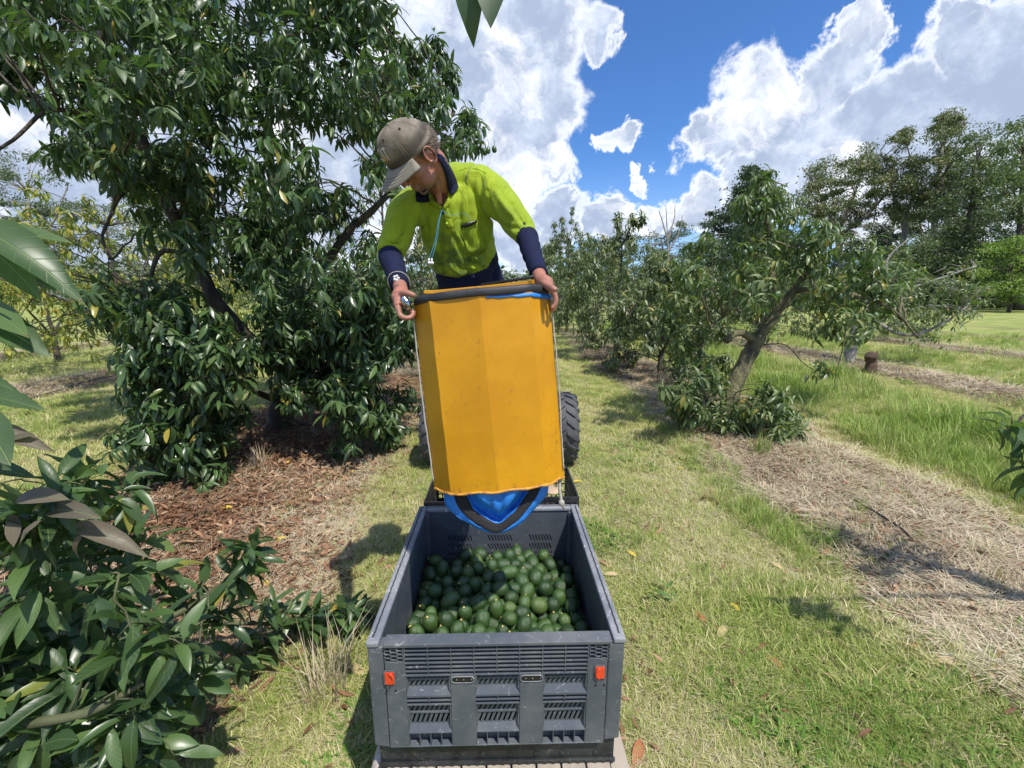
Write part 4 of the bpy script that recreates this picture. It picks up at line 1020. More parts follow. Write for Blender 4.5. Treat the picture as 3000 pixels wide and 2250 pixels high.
def sheet(rows_, name, mat, solid, wob=0.0):
    cr = [crow(k) for k in rows_]; mb = MB(); n = len(cr[0]); vs = []; fs = []
    fine = []
    for a, b in zip(cr[:-1], cr[1:]):
        for q in range(3): fine.append([u.lerp(v, q / 3) for u, v in zip(a, b)])
    fine.append(cr[-1])
    for j, r_ in enumerate(fine):
        for i, v in enumerate(r_): vs.append(v + Vector((0, wob * noise.noise((i * .55, j * .5, 1.7)) + wob * .6 * math.sin(i * .8 + j), 0)))
    for j in range(len(fine) - 1):
        for i in range(n - 1): a = j * n + i; fs.append((a, a + 1, a + n + 1, a + n))
    mb.add(vs, fs); return mb.build(name, mat, bk, True, solid=solid)
ch = sheet([k0, k1], 'chute_flap', M['blue'], 0.0015, 0.004)
sheet([k2, k3, k4, k5], 'chute', M['blue'], 0.0015, 0.004)
sheet([k1, k2], 'webbing_loop', M['webbing'], 0.003, 0.0015)
# back of the chute hangs behind
kb = [(1300, 1430, .03), (1310, 1470, .02), (1345, 1512, .0), (1400, 1545, -.03), (1460, 1558, -.055), (1515, 1538, -.03), (1560, 1492, .0), (1598, 1448, .02), (1606, 1408, .03)]
kt = [(x, 1395 if x < 1500 else 1385, .03) for (x, y, z) in kb]
sheet([kt, kb, k0], 'chute_back', M['blue'], 0.0015, 0.003)

# ------------------------------------------------------------------ the man
def skinmat(name, base, red, rough=0.5, stubble=None, bump=0.3):
    m, t, p, o = mat_new(name)
    tcn = t.new('ShaderNodeTexCoord').outputs['Object']
    a = t.noise(tcn, 22, 5, 0.6); b = t.noise(tcn, 160, 3, 0.6)
    c = t.mix(t.smooth(a.outputs['Fac'], 0.35, 0.68), base, red)
    c = t.mix(t.smooth(b.outputs['Fac'], 0.5, 0.72, 0, 0.5), c, tuple(k * 0.45 for k in base))
    if stubble:
        cc, rr_ = stubble
        dn = t.new('ShaderNodeVectorMath', {0: tcn, 1: cc}, operation='DISTANCE').outputs['Value']
        f = t.math('MULTIPLY', t.smooth(dn, rr_, rr_ * .45), t.smooth(t.noise(tcn, 300, 2, .6).outputs['Fac'], 0.35, 0.6, 0.35, 0.9))
        c = t.mix(f, c, (0.16, 0.13, 0.11))
    t.l.new(c, p.inputs['Base Color']); p.inputs['Roughness'].default_value = rough
    p.inputs['Subsurface Weight'].default_value = 0.03; p.inputs['Subsurface Radius'].default_value = (0.02, 0.008, 0.004)
    bn = t.new('ShaderNodeBump', {'Strength': bump, 'Distance': 0.002, 'Height': b.outputs['Fac']}); t.l.new(bn.outputs[0], p.inputs['Normal'])
    return m
man = empty('person', (0.0, 2.42, STAND_Z), 0, 'man in lime shirt and faded cap bending forward, holding the yellow bucket over the bin', 'person')
def as_child(o, par=man):
    o.parent = par; o.matrix_parent_inverse = par.matrix_world.inverted(); return o
bpy.context.view_layer.update()
def remesh(mb, name, voxel, smooth=4, fac=0.5):
    me = mb.mesh(name); bm = bmesh.new(); bm.from_mesh(me); bmesh.ops.recalc_face_normals(bm, faces=bm.faces); bm.to_mesh(me); bm.free()
    o = bpy.data.objects.new(name, me); COL.objects.link(o)
    r_ = o.modifiers.new('r', 'REMESH'); r_.mode = 'VOXEL'; r_.voxel_size = voxel
    s_ = o.modifiers.new('s', 'SMOOTH'); s_.iterations = smooth; s_.factor = fac
    dg = bpy.context.evaluated_depsgraph_get(); me2 = bpy.data.meshes.new_from_object(o.evaluated_get(dg)); me2.name = name
    bpy.data.objects.remove(o); me2.materials.clear(); me2.polygons.foreach_set('use_smooth', [True] * len(me2.polygons)); return me2
# head frame
HC = C(1212, 449, 1.76); HK = 1.10
Tv = (Vector((0, 0, CAM_H)) - HC).normalized(); Rr = Vector((0, 0, 1)).cross(Tv).normalized(); Vv = Tv.cross(Rr).normalized()
th, ph, rl = R(62), R(45), R(5)
Fv = (Tv * math.cos(th) - Rr * math.sin(th)) * math.cos(ph) - Vv * math.sin(ph)
Uh = (Tv * math.cos(th) - Rr * math.sin(th)) * math.sin(ph) + Vv * math.cos(ph)
Lh = Fv.cross(Uh).normalized() * -1
if Lh.dot(Rr) < 0: Lh = -Lh                       # his left is towards picture right
rq = Quaternion(Tv, rl); Fv, Uh, Lh = rq @ Fv, rq @ Uh, rq @ Lh
H3 = Matrix(((Lh.x, Fv.x, Uh.x), (Lh.y, Fv.y, Uh.y), (Lh.z, Fv.z, Uh.z)))
def hp_(x, y, z): return HC + H3 @ (Vector((x, y, z)) * HK)
body_mb = MB()
def he(c, r, rot=None):
    body_mb.ell(hp_(*c), [k * HK for k in r], H3 @ (rot or Matrix.Identity(3)), 20, 14)
he((0, -.008, .020), (.075, .097, .090)); he((0, .035, -.035), (.060, .060, .080)); he((0, .035, -.085), (.050, .050, .038))
he((0, .074, -.106), (.020, .018, .017)); he((0, .060, .035), (.058, .035, .045))
for s in (-1, 1):
    he((s * .046, .055, -.030), (.020, .026, .026)); he((s * .028, .083, .014), (.026, .012, .009)); he((s * .040, .040, -.075), (.020, .036, .028))
    he((s * .012, .098, -.044), (.008, .010, .008)); he((s * .031, .081, -.004), (.013, .010, .009))
    rot = Matrix.Rotation(R(-14), 3, 'X') @ Matrix.Rotation(R(22 * s), 3, 'Z')
    he((s * .074, -.008, -.022), (.007, .016, .028), rot)
    ep = [hp_(s * (.082 + .005 * math.sin(q * .5236 * .5)), -.010 + .019 * math.cos(q * .5236), -.018 + .031 * math.sin(q * .5236)) for q in range(12)]
    body_mb.tube(ep, .0042 * HK, 8, closed=True)
    he((s * .080, -.002, -.046), (.006, .009, .010))
body_mb.tube([hp_(0, .086, .012), hp_(0, .098, -.010), hp_(0, .112, -.032), hp_(0, .113, -.042)], [.008 * HK, .009 * HK, .013 * HK, .010 * HK], 12)
he((0, .094, -.069), (.023, .008, .006)); he((0, .090, -.081), (.020, .010, .008))
# neck, torso, arms, legs in the pose
NB = C(1292, 545, 2.0)
body_mb.tube([hp_(0, -.028, -.02), hp_(0, -.030, -.075), NB, C(1320, 620, 2.1)], [.060, .062, .068, .08], 18)
body_mb.tube([hp_(.035, .0, -.07), C(1282, 560, 1.93), C(1290, 600, 1.96)], [.016, .018, .012], 10)
SH_L, SH_R = C(1418, 535, 2.04), C(1196, 602, 1.98)
EL_L, EL_R = C(1538, 682, 1.93), C(1143, 742, 1.93)
WR_L, WR_R = C(1585, 822, 1.66), C(1176, 852, 1.66)
def ering(px, py, Z, hw, dp, n=24, tilt=0.0):
    c = C(px, py, Z); X = Vector((1, 0, math.tan(tilt))).normalized(); D = Vector((0, 1, 0.35)).normalized()
    return [c + X * (hw * math.cos(2 * math.pi * k / n) * (1 - .08 * abs(math.sin(2 * math.pi * k / n)))) + D * (dp * math.sin(2 * math.pi * k / n)) for k in range(n)]
body_mb.loft([ering(1318, 575, 2.08, .12, .08), ering(1322, 610, 2.08, .165, .105), ering(1335, 670, 2.12, .165, .11), ering(1362, 750, 2.20, .15, .105), ering(1385, 830, 2.28, .15, .11), ering(1398, 900, 2.36, .155, .12), ering(1400, 950, 2.42, .14, .11)])
for a, b2, c2, rs_ in ((SH_L, EL_L, WR_L, (.052, .036, .033, .027)), (SH_R, EL_R, WR_R, (.052, .036, .033, .027))):
    body_mb.tube([a, a.lerp(b2, .5), b2, b2.lerp(c2, .4), c2], [rs_[0], rs_[0] * .9, rs_[1], rs_[2], rs_[3]], 14)
for s in (-1, 1):
    hipj = Vector((-.19 + s * .085, 2.42, CAM_H - .10)); kn = Vector((-.15 + s * .09, 2.46, STAND_Z + .50)); an = Vector((-.105 + s * .08, 2.47, STAND_Z + .09))
    body_mb.tube([hipj, kn, an], [.075, .055, .040], 14)
# hands
def hand(mb, wr, palm, kn, fingers, thumb, fr=.0102):
    mb.tube([wr, wr.lerp(palm, .5), palm], [.027, .030, .030], 12)
    d = (kn[1] - kn[0]) * 0.5
    mb.tube([palm.lerp(kn[0], .0), kn[0]], [.022, .014], 10); mb.tube([palm, kn[1]], [.022, .014], 10); mb.tube([palm, (kn[0] + kn[1]) / 2], [.028, .016], 10)
    for i, f in enumerate(fingers): mb.tube(curve_pts(f, 3), [fr * 1.12 - (fr * .30) * k / (3 * (len(f) - 1)) for k in range(3 * (len(f) - 1) + 1)], 9)
    mb.tube(curve_pts(thumb, 3), [.015 - .005 * k / (3 * (len(thumb) - 1)) for k in range(3 * (len(thumb) - 1) + 1)], 10)
hm = body_mb
# picture-right hand lies over the rim, fingers down the outside
fg = []
for i in range(4):
    Z = 1.545 + .030 * i; l = (0.88, 1.0, 0.95, 0.78)[i]
    fg.append([C(1611, 842, Z), C(1626, 842 + 26 * l, Z), C(1628, 842 + 50 * l, Z), C(1616, 842 + 72 * l, Z)])
hand(hm, WR_L, C(1602, 832, 1.61), (C(1611, 843, 1.55), C(1612, 841, 1.635)), fg, [C(1592, 830, 1.585), C(1606, 838, 1.53), C(1622, 846, 1.505), C(1629, 853, 1.50)])
# picture-left hand wraps the side handle and the shiny secateurs
fg = []
for i in range(4):
    Z = 1.545 + .026 * i; l = (0.9, 1.0, 0.95, 0.8)[i]
    fg.append([C(1166, 898, Z), C(1172, 920 + 4 * l, Z - .005), C(1190, 932, Z - .008), C(1190 + 20 * l, 926, Z), C(1192 + 20 * l, 910, Z + .004)])
hand(hm, WR_R, C(1169, 872, 1.60), (C(1165, 897, 1.55), C(1167, 899, 1.625)), fg, [C(1176, 862, 1.585), C(1188, 858, 1.56), C(1203, 862, 1.55), C(1216, 867, 1.555)])
bme = remesh(body_mb, 'body', 0.0042, 5, .45)
M['skin'] = skinmat('tanned_skin', (0.34, 0.155, 0.105), (0.42, 0.17, 0.12), 0.5, (tuple(hp_(0, .06, -.10)), .075))
body_o = as_child(link('body', bme, None, M['skin']))
# ---- clothes
m, t, p, o = mat_new('lime_work_shirt')
geo = t.new('ShaderNodeNewGeometry'); pos = geo.outputs['Position']
a = t.noise(pos, 5, 5, 0.6); b = t.noise(pos, 16, 7, 0.7); wv = t.new('ShaderNodeTexWave', {'Vector': pos, 'Scale': 330.0, 'Distortion': 1.0})
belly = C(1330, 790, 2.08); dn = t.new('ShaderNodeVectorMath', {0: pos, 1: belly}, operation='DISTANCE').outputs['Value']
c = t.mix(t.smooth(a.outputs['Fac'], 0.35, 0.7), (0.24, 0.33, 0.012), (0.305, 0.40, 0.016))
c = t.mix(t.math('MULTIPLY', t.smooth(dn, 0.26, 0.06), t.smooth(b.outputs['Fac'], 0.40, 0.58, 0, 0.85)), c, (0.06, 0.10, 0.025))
c = t.mix(t.smooth(b.outputs['Fac'], 0.62, 0.78, 0, 0.5), c, (0.13, 0.22, 0.03))
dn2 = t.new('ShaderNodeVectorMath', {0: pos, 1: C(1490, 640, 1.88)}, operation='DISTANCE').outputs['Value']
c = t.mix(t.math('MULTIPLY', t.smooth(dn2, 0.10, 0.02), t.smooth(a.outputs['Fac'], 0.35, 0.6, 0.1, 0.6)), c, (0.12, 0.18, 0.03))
t.l.new(c, p.inputs['Base Color']); p.inputs['Roughness'].default_value = 0.75; p.inputs['Specular IOR Level'].default_value = 0.2; p.inputs['Sheen Weight'].default_value = 0.15
wk = t.noise(t.new('ShaderNodeMapping', {0: pos, 2: (0, 0.5, 0), 3: (1.0, 1.0, 0.45)}).outputs[0], 11, 3, 0.5, 1.2)
bn = t.new('ShaderNodeBump', {'Strength': 1.0, 'Distance': 0.020, 'Height': wk.outputs['Fac']}); t.l.new(bn.outputs[0], p.inputs['Normal'])
M['lime'] = m
M['navy'] = simple('navy_knit', (0.010, 0.014, 0.045), 0.85, var=0.4, scale=12, bump=0.4, bscale=180, spec=0.2)
M['lime_flat'] = simple('lime_stripe', (0.42, 0.68, 0.04), 0.8, var=0.1)
sm = MB()
sm.loft([ering(1308, 540, 2.03, .075, .07), ering(1308, 552, 2.05, .13, .10, tilt=R(14)), ering(1315, 585, 2.06, .185, .125, tilt=R(10)), ering(1327, 640, 2.09, .190, .135, tilt=R(5)), ering(1342, 700, 2.13, .183, .135),
         ering(1362, 760, 2.18, .178, .13), ering(1378, 815, 2.25, .178, .13), ering(1388, 870, 2.32, .185, .14), ering(1393, 920, 2.39, .188, .14)])
sm.ell(C(1352, 540, 2.18), (.150, .12, .10), None, 20, 12)
sm.ell(C(1408, 520, 2.06), (.062, .065, .062), None, 16, 10); sm.ell(C(1210, 586, 1.99), (.062, .062, .062), None, 16, 10)
sm.tube([C(1400, 527, 2.06), SH_L.lerp(EL_L, .25), SH_L.lerp(EL_L, .6), SH_L.lerp(EL_L, .95), EL_L.lerp(WR_L, .10)], [.082, .088, .076, .060, .052], 20)
sm.tube([C(1222, 592, 2.02), SH_R.lerp(EL_R, .25), SH_R.lerp(EL_R, .6), SH_R.lerp(EL_R, .95), EL_R.lerp(WR_R, .04)], [.082, .084, .074, .064, .060], 20)
sme = remesh(sm, 'shirt', 0.0065, 12, .6)
# folds: creases follow lines given on the cloth
n_v = len(sme.vertices); co = np.zeros(n_v * 3, np.float32); sme.vertices.foreach_get('co', co); co = co.reshape(-1, 3)
no = np.zeros(n_v * 3, np.float32); sme.vertices.foreach_get('normal', no); no = no.reshape(-1, 3)
pxs = np.array([proj(v)[:2] for v in co])
FOLDS = [([(1418, 640), (1395, 700), (1372, 790), (1365, 850)], 9, -.010), ([(1440, 650), (1425, 720), (1400, 800)], 8, .008), ([(1340, 560), (1345, 620), (1365, 700), (1440, 780)], 10, -.009),
         ([(1325, 690), (1370, 760), (1420, 790)], 8, -.010), ([(1300, 760), (1350, 800), (1410, 815)], 9, .009), ([(1240, 600), (1225, 680), (1215, 730)], 9, -.010), ([(1215, 560), (1240, 660), (1262, 740)], 10, .010),
         ([(1195, 620), (1180, 690), (1150, 730)], 8, -.008), ([(1385, 470), (1375, 540), (1380, 620)], 9, .006), ([(1355, 480), (1350, 560), (1352, 640)], 8, -.006), ([(1415, 490), (1408, 560), (1415, 640)], 7, -.007),
         ([(1430, 560), (1440, 620), (1470, 660), (1520, 670)], 8, -.010), ([(1450, 560), (1490, 620), (1530, 650)], 9, .008), ([(1500, 600), (1520, 640), (1550, 655)], 7, -.007), ([(1515, 640), (1500, 670), (1510, 690)], 6, .006), ([(1540, 640), (1530, 665), (1520, 685)], 6, -.006),
         ([(1120, 700), (1150, 715), (1185, 705)], 6, -.006), ([(1115, 722), (1150, 735), (1182, 722)], 5, .005), ([(1290, 620), (1285, 700), (1300, 780)], 10, -.006), ([(1260, 640), (1270, 720), (1290, 800), (1340, 840)], 10, .007),
         ([(1280, 800), (1330, 820), (1390, 800), (1440, 770)], 8, -.009), ([(1400, 690), (1430, 700), (1455, 700)], 7, .006), ([(1470, 760), (1450, 800), (1445, 840)], 6, -.007), ([(1400, 820), (1395, 860)], 7, .006), ([(1340, 850), (1345, 880)], 7, -.006)]
disp = np.zeros(n_v)
for pl, wd, am in FOLDS:
    c_ = curve_pts([(x, y, 0) for x, y in pl], 6); cp_ = np.array([(v.x, v.y) for v in c_])
    d_ = np.full(n_v, 1e9); tt = np.zeros(n_v)
    for i in range(len(cp_) - 1):
        a_, b_ = cp_[i], cp_[i + 1]; ab = b_ - a_; u = np.clip(((pxs - a_) @ ab) / (ab @ ab), 0, 1); dd_ = np.hypot(*(pxs - a_ - u[:, None] * ab).T)
        k_ = dd_ < d_; tt[k_] = (i + u[k_]) / (len(cp_) - 1); d_ = np.minimum(d_, dd_)
    disp += am * 2.1 * np.exp(-(d_ / (wd * 0.95)) ** 2) * np.sin(np.clip(tt, 0.12, .88) * np.pi)
wr_ = np.array([noise.noise((v[0] * 6, v[1] * 6, v[2] * 3.5)) * .008 + noise.noise((v[0] * 15, v[1] * 15, v[2] * 8)) * .005 for v in co])
co2 = co + no * (disp + wr_)[:, None]
sme.vertices.foreach_set('co', co2.ravel().astype(np.float32)); sme.update()
# cut the cloth at neckline opening, sleeve ends are closed by the undersleeves
def inpoly(x, y, P):
    r_ = False; n = len(P)
    for i in range(n):
        x1, y1 = P[i]; x2, y2 = P[(i + 1) % n]
        if (y1 > y) != (y2 > y) and x < (x2 - x1) * (y - y1) / (y2 - y1) + x1: r_ = not r_
    return r_
vneck = [(1255, 500), (1258, 560), (1278, 590), (1296, 607), (1310, 580), (1316, 550), (1318, 500), (1285, 450)]
navyP = [(1200, 775), (1256, 780), (1275, 799), (1300, 808), (1340, 814), (1383, 802), (1426, 786), (1448, 750), (1466, 712), (1560, 712), (1560, 1000), (1200, 1000)]
bm = bmesh.new(); bm.from_mesh(sme); dele = []
for f in bm.faces:
    c_ = f.calc_center_median(); x, y, Z = proj(c_)
    if f.normal.dot(Vector((0, 0, CAM_H)) - c_) > 0 and inpoly(x, y, vneck) and Z < 2.08: dele.append(f)
    f.material_index = 1 if inpoly(x, y, navyP) and c_.y > 1.9 and x > 1225 else 0
bmesh.ops.delete(bm, geom=dele, context='FACES'); bm.to_mesh(sme); bm.free()
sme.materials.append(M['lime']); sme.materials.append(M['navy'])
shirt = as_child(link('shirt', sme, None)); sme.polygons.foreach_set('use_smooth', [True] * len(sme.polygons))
ss = shirt.modifiers.new('sub', 'SUBSURF'); ss.levels = ss.render_levels = 1
def arm_sleeve(el, wr, up, r0, r1, name, seed):
    rs_ = random.Random(seed); a0 = up.lerp(el, .62); pts = curve_pts([a0, el, el.lerp(wr, .45), el.lerp(wr, .88)], 8); m_ = len(pts)
    mb = MB(); mb.tube(pts, [(r0 + (r1 - r0) * min(1, max(0, (i - m_ * .25) / (m_ * .7)))) * (1 + .045 * math.sin(i * 1.9 + rs_.random())) for i in range(m_)], 22)
    o = mb.build(name, M['navy'], None, True); as_child(o)
    mb = MB(); q = el.lerp(wr, .86); q2 = el.lerp(wr, .93); mb.tube([q, q.lerp(q2, .1), q2.lerp(q, .1), q2], [r1 * .9, r1 * 1.08, r1 * 1.08, r1 * .9], 20); c_ = mb.build('cuff', M['navy'], o, True, fix=True); c_.matrix_parent_inverse = man.matrix_world.inverted()
    return o
arm_sleeve(EL_L, WR_L, SH_L, .052, .035, 'sleeve', 1); arm_sleeve(EL_R, WR_R, SH_R, .055, .037, 'sleeve', 2)
# trousers and boots
tm_ = MB(); tm_.loft([ering(1395, 890, 2.35, .172, .125), ering(1399, 930, 2.41, .172, .13), ering(1400, 985, 2.46, .165, .125)])
for s in (-1, 1):
    hipj = Vector((-.19 + s * .085, 2.43, CAM_H - .10)); kn = Vector((-.15 + s * .09, 2.46, STAND_Z + .50)); an = Vector((-.105 + s * .08, 2.48, STAND_Z + .10))
    tm_.tube([hipj, kn, an], [.105, .085, .075], 16)
tme = remesh(tm_, 'trousers', .012, 6); as_child(link('trousers', tme, None, M['navy']))
for s in (-1, 1):
    x = -.105 + s * .078; mb = MB(); mb.ell((x, 2.42, STAND_Z + .045), (.048, .135, .05)).ell((x, 2.49, STAND_Z + .10), (.05, .06, .09)).box(x - .045, x + .045, 2.30, 2.55, STAND_Z + .001, STAND_Z + .025)
    as_child(link('boot', remesh(mb, 'boot', .008, 3), None, simple('brown_boot_leather', (.10, .06, .035), .6)))
# surfaces laid on the cloth by casting onto it
bpy.context.view_layer.update()
def bvh_of(mes):
    vs = []; fs = []
    for me in mes:
        b0 = len(vs); vs += [v.co.copy() for v in me.vertices]; fs += [[b0 + i for i in pl.vertices] for pl in me.polygons]
    return BVHTree.FromPolygons(vs, fs)
BV = bvh_of([sme, bme])
EYE = Vector((0, 0, CAM_H))
def cast(px, py, off=0.004, Zd=2.0, bv=None):
    d = (C(px, py, 1.0) - EYE).normalized(); h = (bv or BV).ray_cast(EYE, d)
    return (h[0] - d * off) if h[0] is not None else C(px, py, Zd)
def patch(A, B, nu, nv, name, mat, off=.004, solid=.002, Zd=2.0, lift=None, maxZ=None, par=man):
    """cloth strip between pixel curves A and B"""
    ca = curve_pts([(x, y, 0) for x, y in A], nu); cb = curve_pts([(x, y, 0) for x, y in B], nu); n = len(ca); vs = []; fs = []
    for j in range(nv + 1):
        for i in range(n):
            q = ca[i].lerp(cb[i], j / nv); v = cast(q.x, q.y, off, Zd)
            if maxZ is not None:
                zz = proj(v)[2]
                if zz > maxZ: v = C(q.x, q.y, maxZ)
            vs.append(v)
    for j in range(nv):
        for i in range(n - 1): a = j * n + i; fs.append((a, a + 1, a + n + 1, a + n))
    # soften steps
    for _ in range(2):
        vs2 = list(vs)
        for j in range(nv + 1):
            for i in range(1, n - 1): vs2[j * n + i] = vs[j * n + i] * .5 + (vs[j * n + i - 1] + vs[j * n + i + 1]) * .25
        vs = vs2
    mb = MB(); mb.add(vs, fs); o = mb.build(name, mat, None, True, solid=solid); 
    o.parent = par; o.matrix_parent_inverse = man.matrix_world.inverted(); return o
colR = patch([(1270, 446), (1297, 456), (1320, 490), (1338, 530), (1343, 550)], [(1272, 452), (1290, 474), (1308, 520), (1312, 555), (1323, 573)], 5, 5, 'collar', M['navy'], .012, .003, 1.93, maxZ=1.99)
for k, dx in enumerate((0, 9)):
    patch([(1300 - dx, 459 + dx * .4), (1321 - dx, 496), (1337 - dx, 535), (1342 - dx, 549)], [(1297 - dx, 459 + dx * .4), (1318 - dx, 497), (1334 - dx, 536), (1339 - dx, 551)], 5, 1, 'collar_stripe', M['lime_flat'], .0165, .001, 1.93, maxZ=1.985, par=colR)
colL = patch([(1216, 560), (1235, 562), (1252, 555)], [(1220, 590), (1240, 594), (1258, 590)], 4, 4, 'collar', M['navy'], .010, .003, 1.9, maxZ=1.96)
for dx in (0, 8): patch([(1217 + dx, 561), (1221 + dx, 591)], [(1219.5 + dx, 561), (1223.5 + dx, 591)], 4, 1, 'collar_stripe', M['lime_flat'], .0135, .001, 1.9, maxZ=1.955, par=colL)
patch([(1294, 606), (1300, 640), (1306, 670)], [(1312, 606), (1322, 640), (1330, 668)], 4, 3, 'placket', M['lime'], .005, .002)
patch([(1256, 585), (1262, 600), (1294, 612)], [(1270, 585), (1283, 597), (1297, 606)], 4, 2, 'neck_facing', M['lime'], .006, .002, maxZ=1.97)
patch([(1312, 580), (1306, 594), (1297, 608)], [(1320, 588), (1316, 602), (1303, 618)], 4, 2, 'neck_facing', M['lime'], .006, .002, maxZ=1.97)
pk = patch([(1348, 668), (1372, 662), (1398, 646)], [(1372, 742), (1392, 745), (1425, 728)], 5, 6, 'pocket', M['lime'], .010, .003)
ph_ = patch([(1350, 660), (1372, 652), (1396, 645)], [(1352, 669), (1373, 663), (1398, 651)], 4, 2, 'phone', M['black'], .016, .006)
for (x, y) in ((1297, 624), (1309, 655)):
    v = cast(x, y, .008); o = MB().ell((0, 0, 0), (.006, .003, .006), None, 10, 6).build('button', M['navy'] if y < 640 else M['lime_flat'], None, True); o.location = v; as_child(o)
# yoke and armhole seams
M['seam'] = simple('lime_seam', (0.20, 0.38, 0.015), 0.8, var=.1)
for pl in ([(1345, 500), (1370, 492), (1400, 496), (1425, 508)], [(1428, 490), (1412, 550), (1408, 600), (1424, 640)], [(1225, 560), (1232, 620), (1220, 680)], [(1525, 694), (1545, 680), (1560, 668)]):
    pts = curve_pts([(x, y, 0) for x, y in pl], 6); mb = MB(); mb.tube([cast(q.x, q.y, .0012) for q in pts], .0013, 5); as_child(mb.build('seam', M['seam'], None, True))
# earphone lead
M['cyan'] = simple('pale_blue_cable', (0.06, 0.28, 0.45), 0.4, var=.1)
mb = MB(); q1 = curve_pts([(1294, 612, 0), (1305, 624, 0), (1330, 630, 0), (1360, 626, 0), (1373, 636, 0), (1377, 650, 0)], 6); mb.tube([cast(q.x, q.y, .010) for q in q1], .0011, 6)
cab = as_child(mb.build('earphone_lead', M['cyan'], None, True))
for dx in (0, 7):
    mb = MB(); q2 = curve_pts([(1295, 614, 0), (1284 + dx * .4, 650, 0), (1276 + dx * .6, 700, 0), (1262 + dx, 745, 0), (1256 + dx, 760, 0)], 6)
    mb.tube([C(q.x, q.y, 1.93 - .04 * (q.y - 614) / 150) for q in q2], .0011, 6); as_child(mb.build('earphone_lead', M['cyan'], None, True))
    v = C(1256 + dx * 1.2, 768, 1.885); mb = MB(); mb.tube([v + Vector((.002, 0, .016)), v], [.003, .005], 8); mb.ell(v + Vector((.003, -.002, -.004)), (.008, .007, .007), None, 12, 8); as_child(mb.build('earbud', M['white'], None, True))
# wrist cord with pin, secateurs in the hand
mb = MB(); q = EL_R.lerp(WR_R, .80); ax = (WR_R - EL_R).normalized(); u_ = ax.orthogonal().normalized(); v_ = ax.cross(u_)
mb.tube([q + (u_ * math.cos(k * .3927) + v_ * math.sin(k * .3927)) * .043 + ax * .012 * math.sin(k * .39) for k in range(16)], .0018, 6, closed=True); as_child(mb.build('wrist_cord', M['rope'], None, True))
pn = C(1161, 815, 1.625); mb = MB()
for k in range(5): mb.ell(pn + Vector((.008 * math.cos(k * 1.257), 0, .008 * math.sin(k * 1.257))), (.0055, .004, .0055), None, 8, 6)
mb.tube([pn, pn + Vector((.004, .0, -.022))], .0018, 6); as_child(mb.build('flower_pin', M['white'], None, True))
M['chrome'] = simple('worn_chrome', (0.55, 0.56, 0.58), 0.2, 1.0, var=.5, scale=60, col2=(.06, .06, .06))
hd = empty('bucket_handle'); hd.parent = bk; hd.matrix_parent_inverse = BMi
mb = MB(); mb.tube(curve_pts([C(1178, 872, 1.54), C(1188, 884, 1.535), C(1196, 900, 1.54), C(1199, 912, 1.56)], 4), [.010, .014, .014, .012, .013, .014, .013, .013, .013, .012, .011, .010, .009], 10, flat=.7)
mb.tube([C(1190, 885, 1.55), C(1206, 884, 1.58)], .005, 8); mb.build('grip', M['chrome'], hd, True)
mb = MB(); mb.tube(curve_pts([C(1206, 884, 1.58), C(1200, 900, 1.57), C(1206, 930, 1.585), C(1214, 925, 1.595)], 4), .004, 8); mb.build('wire', M['chrome'], hd, True)
# cap
m, t, p, o = mat_new('faded_cap_cloth')
tcn = t.new('ShaderNodeTexCoord').outputs['Object']; a = t.noise(tcn, 14, 6, .6); b = t.noise(tcn, 120, 4, .6); sz = t.new('ShaderNodeSeparateXYZ', {0: tcn})
c = t.mix(t.smooth(a.outputs['Fac'], .35, .65), (0.155, 0.13, 0.098), (0.27, 0.235, 0.19)); c = t.mix(t.smooth(b.outputs['Fac'], .5, .75, 0, .3), c, (.09, .075, .06))
bandf = t.math('MULTIPLY', t.smooth(sz.outputs[2], .075, .045), t.smooth(sz.outputs[2], .020, .035)); c = t.mix(t.math('MULTIPLY', bandf, t.smooth(a.outputs['Fac'], .3, .6, .35, .85)), c, (.045, .038, .034))
t.l.new(c, p.inputs['Base Color']); p.inputs['Roughness'].default_value = .9; p.inputs['Specular IOR Level'].default_value = .15
bn = t.new('ShaderNodeBump', {'Strength': .5, 'Distance': .002, 'Height': a.outputs['Fac']}); t.l.new(bn.outputs[0], p.inputs['Normal']); M['cap'] = m
cap = empty('cap'); capM = Matrix.Translation(HC) @ (H3 * HK).to_4x4(); cap.matrix_world = capM; cap.parent = man; cap.matrix_parent_inverse = man.matrix_world.inverted()
cz0 = 0.022
def cap_pt(az, e, out=0.0):
    """az 0 = front; e 0..1 band to crown"""
    rx, ry = .0845 + out, .106 + out; ang = e * math.pi / 2
    k = math.cos(ang) ** 0.72; hgt = (.103 + out) * math.sin(ang) ** 0.95 + (.012 * math.cos(az) * math.sin(ang * 2))
    dz = -.018 * (1 - math.cos(az)) * .5 * (1 - e) + .006 * math.cos(az) * (1 - e)
    return Vector((rx * k * math.sin(az), ry * k * math.cos(az) - .002, cz0 + dz + hgt))
mb = MB(); na, ne = 48, 14; vs = []; fs = []
for j in range(ne + 1):
    for i in range(na):
        az = 2 * math.pi * i / na; v = cap_pt(az, j / ne); d_ = abs(((az / (math.pi / 3) + .5) % 1) - .5); v *= 1 - .012 * math.exp(-(d_ / .06) ** 2) + .008 * noise.noise((v.x * 30, v.y * 30, v.z * 30)); vs.append(v)
for j in range(ne):
    for i in range(na): fs.append((j * na + i, j * na + (i + 1) % na, (j + 1) * na + (i + 1) % na, (j + 1) * na + i))
mb.add(vs, fs); mb.build('crown', M['cap'], cap, True, solid=.003)
mb = MB()
for k in range(6):
    az = (k) * math.pi / 3
    for dd in (-.045, .045): mb.tube([cap_pt(az + dd * (1 - e * .3), e, .0008) for e in [i / 10 for i in range(1, 10)]], .0009, 4)
sc2 = mb.build('stitching', simple('cap_thread', (.33, .29, .22), .9), cap, True); sc2['kind'] = 'stuff'
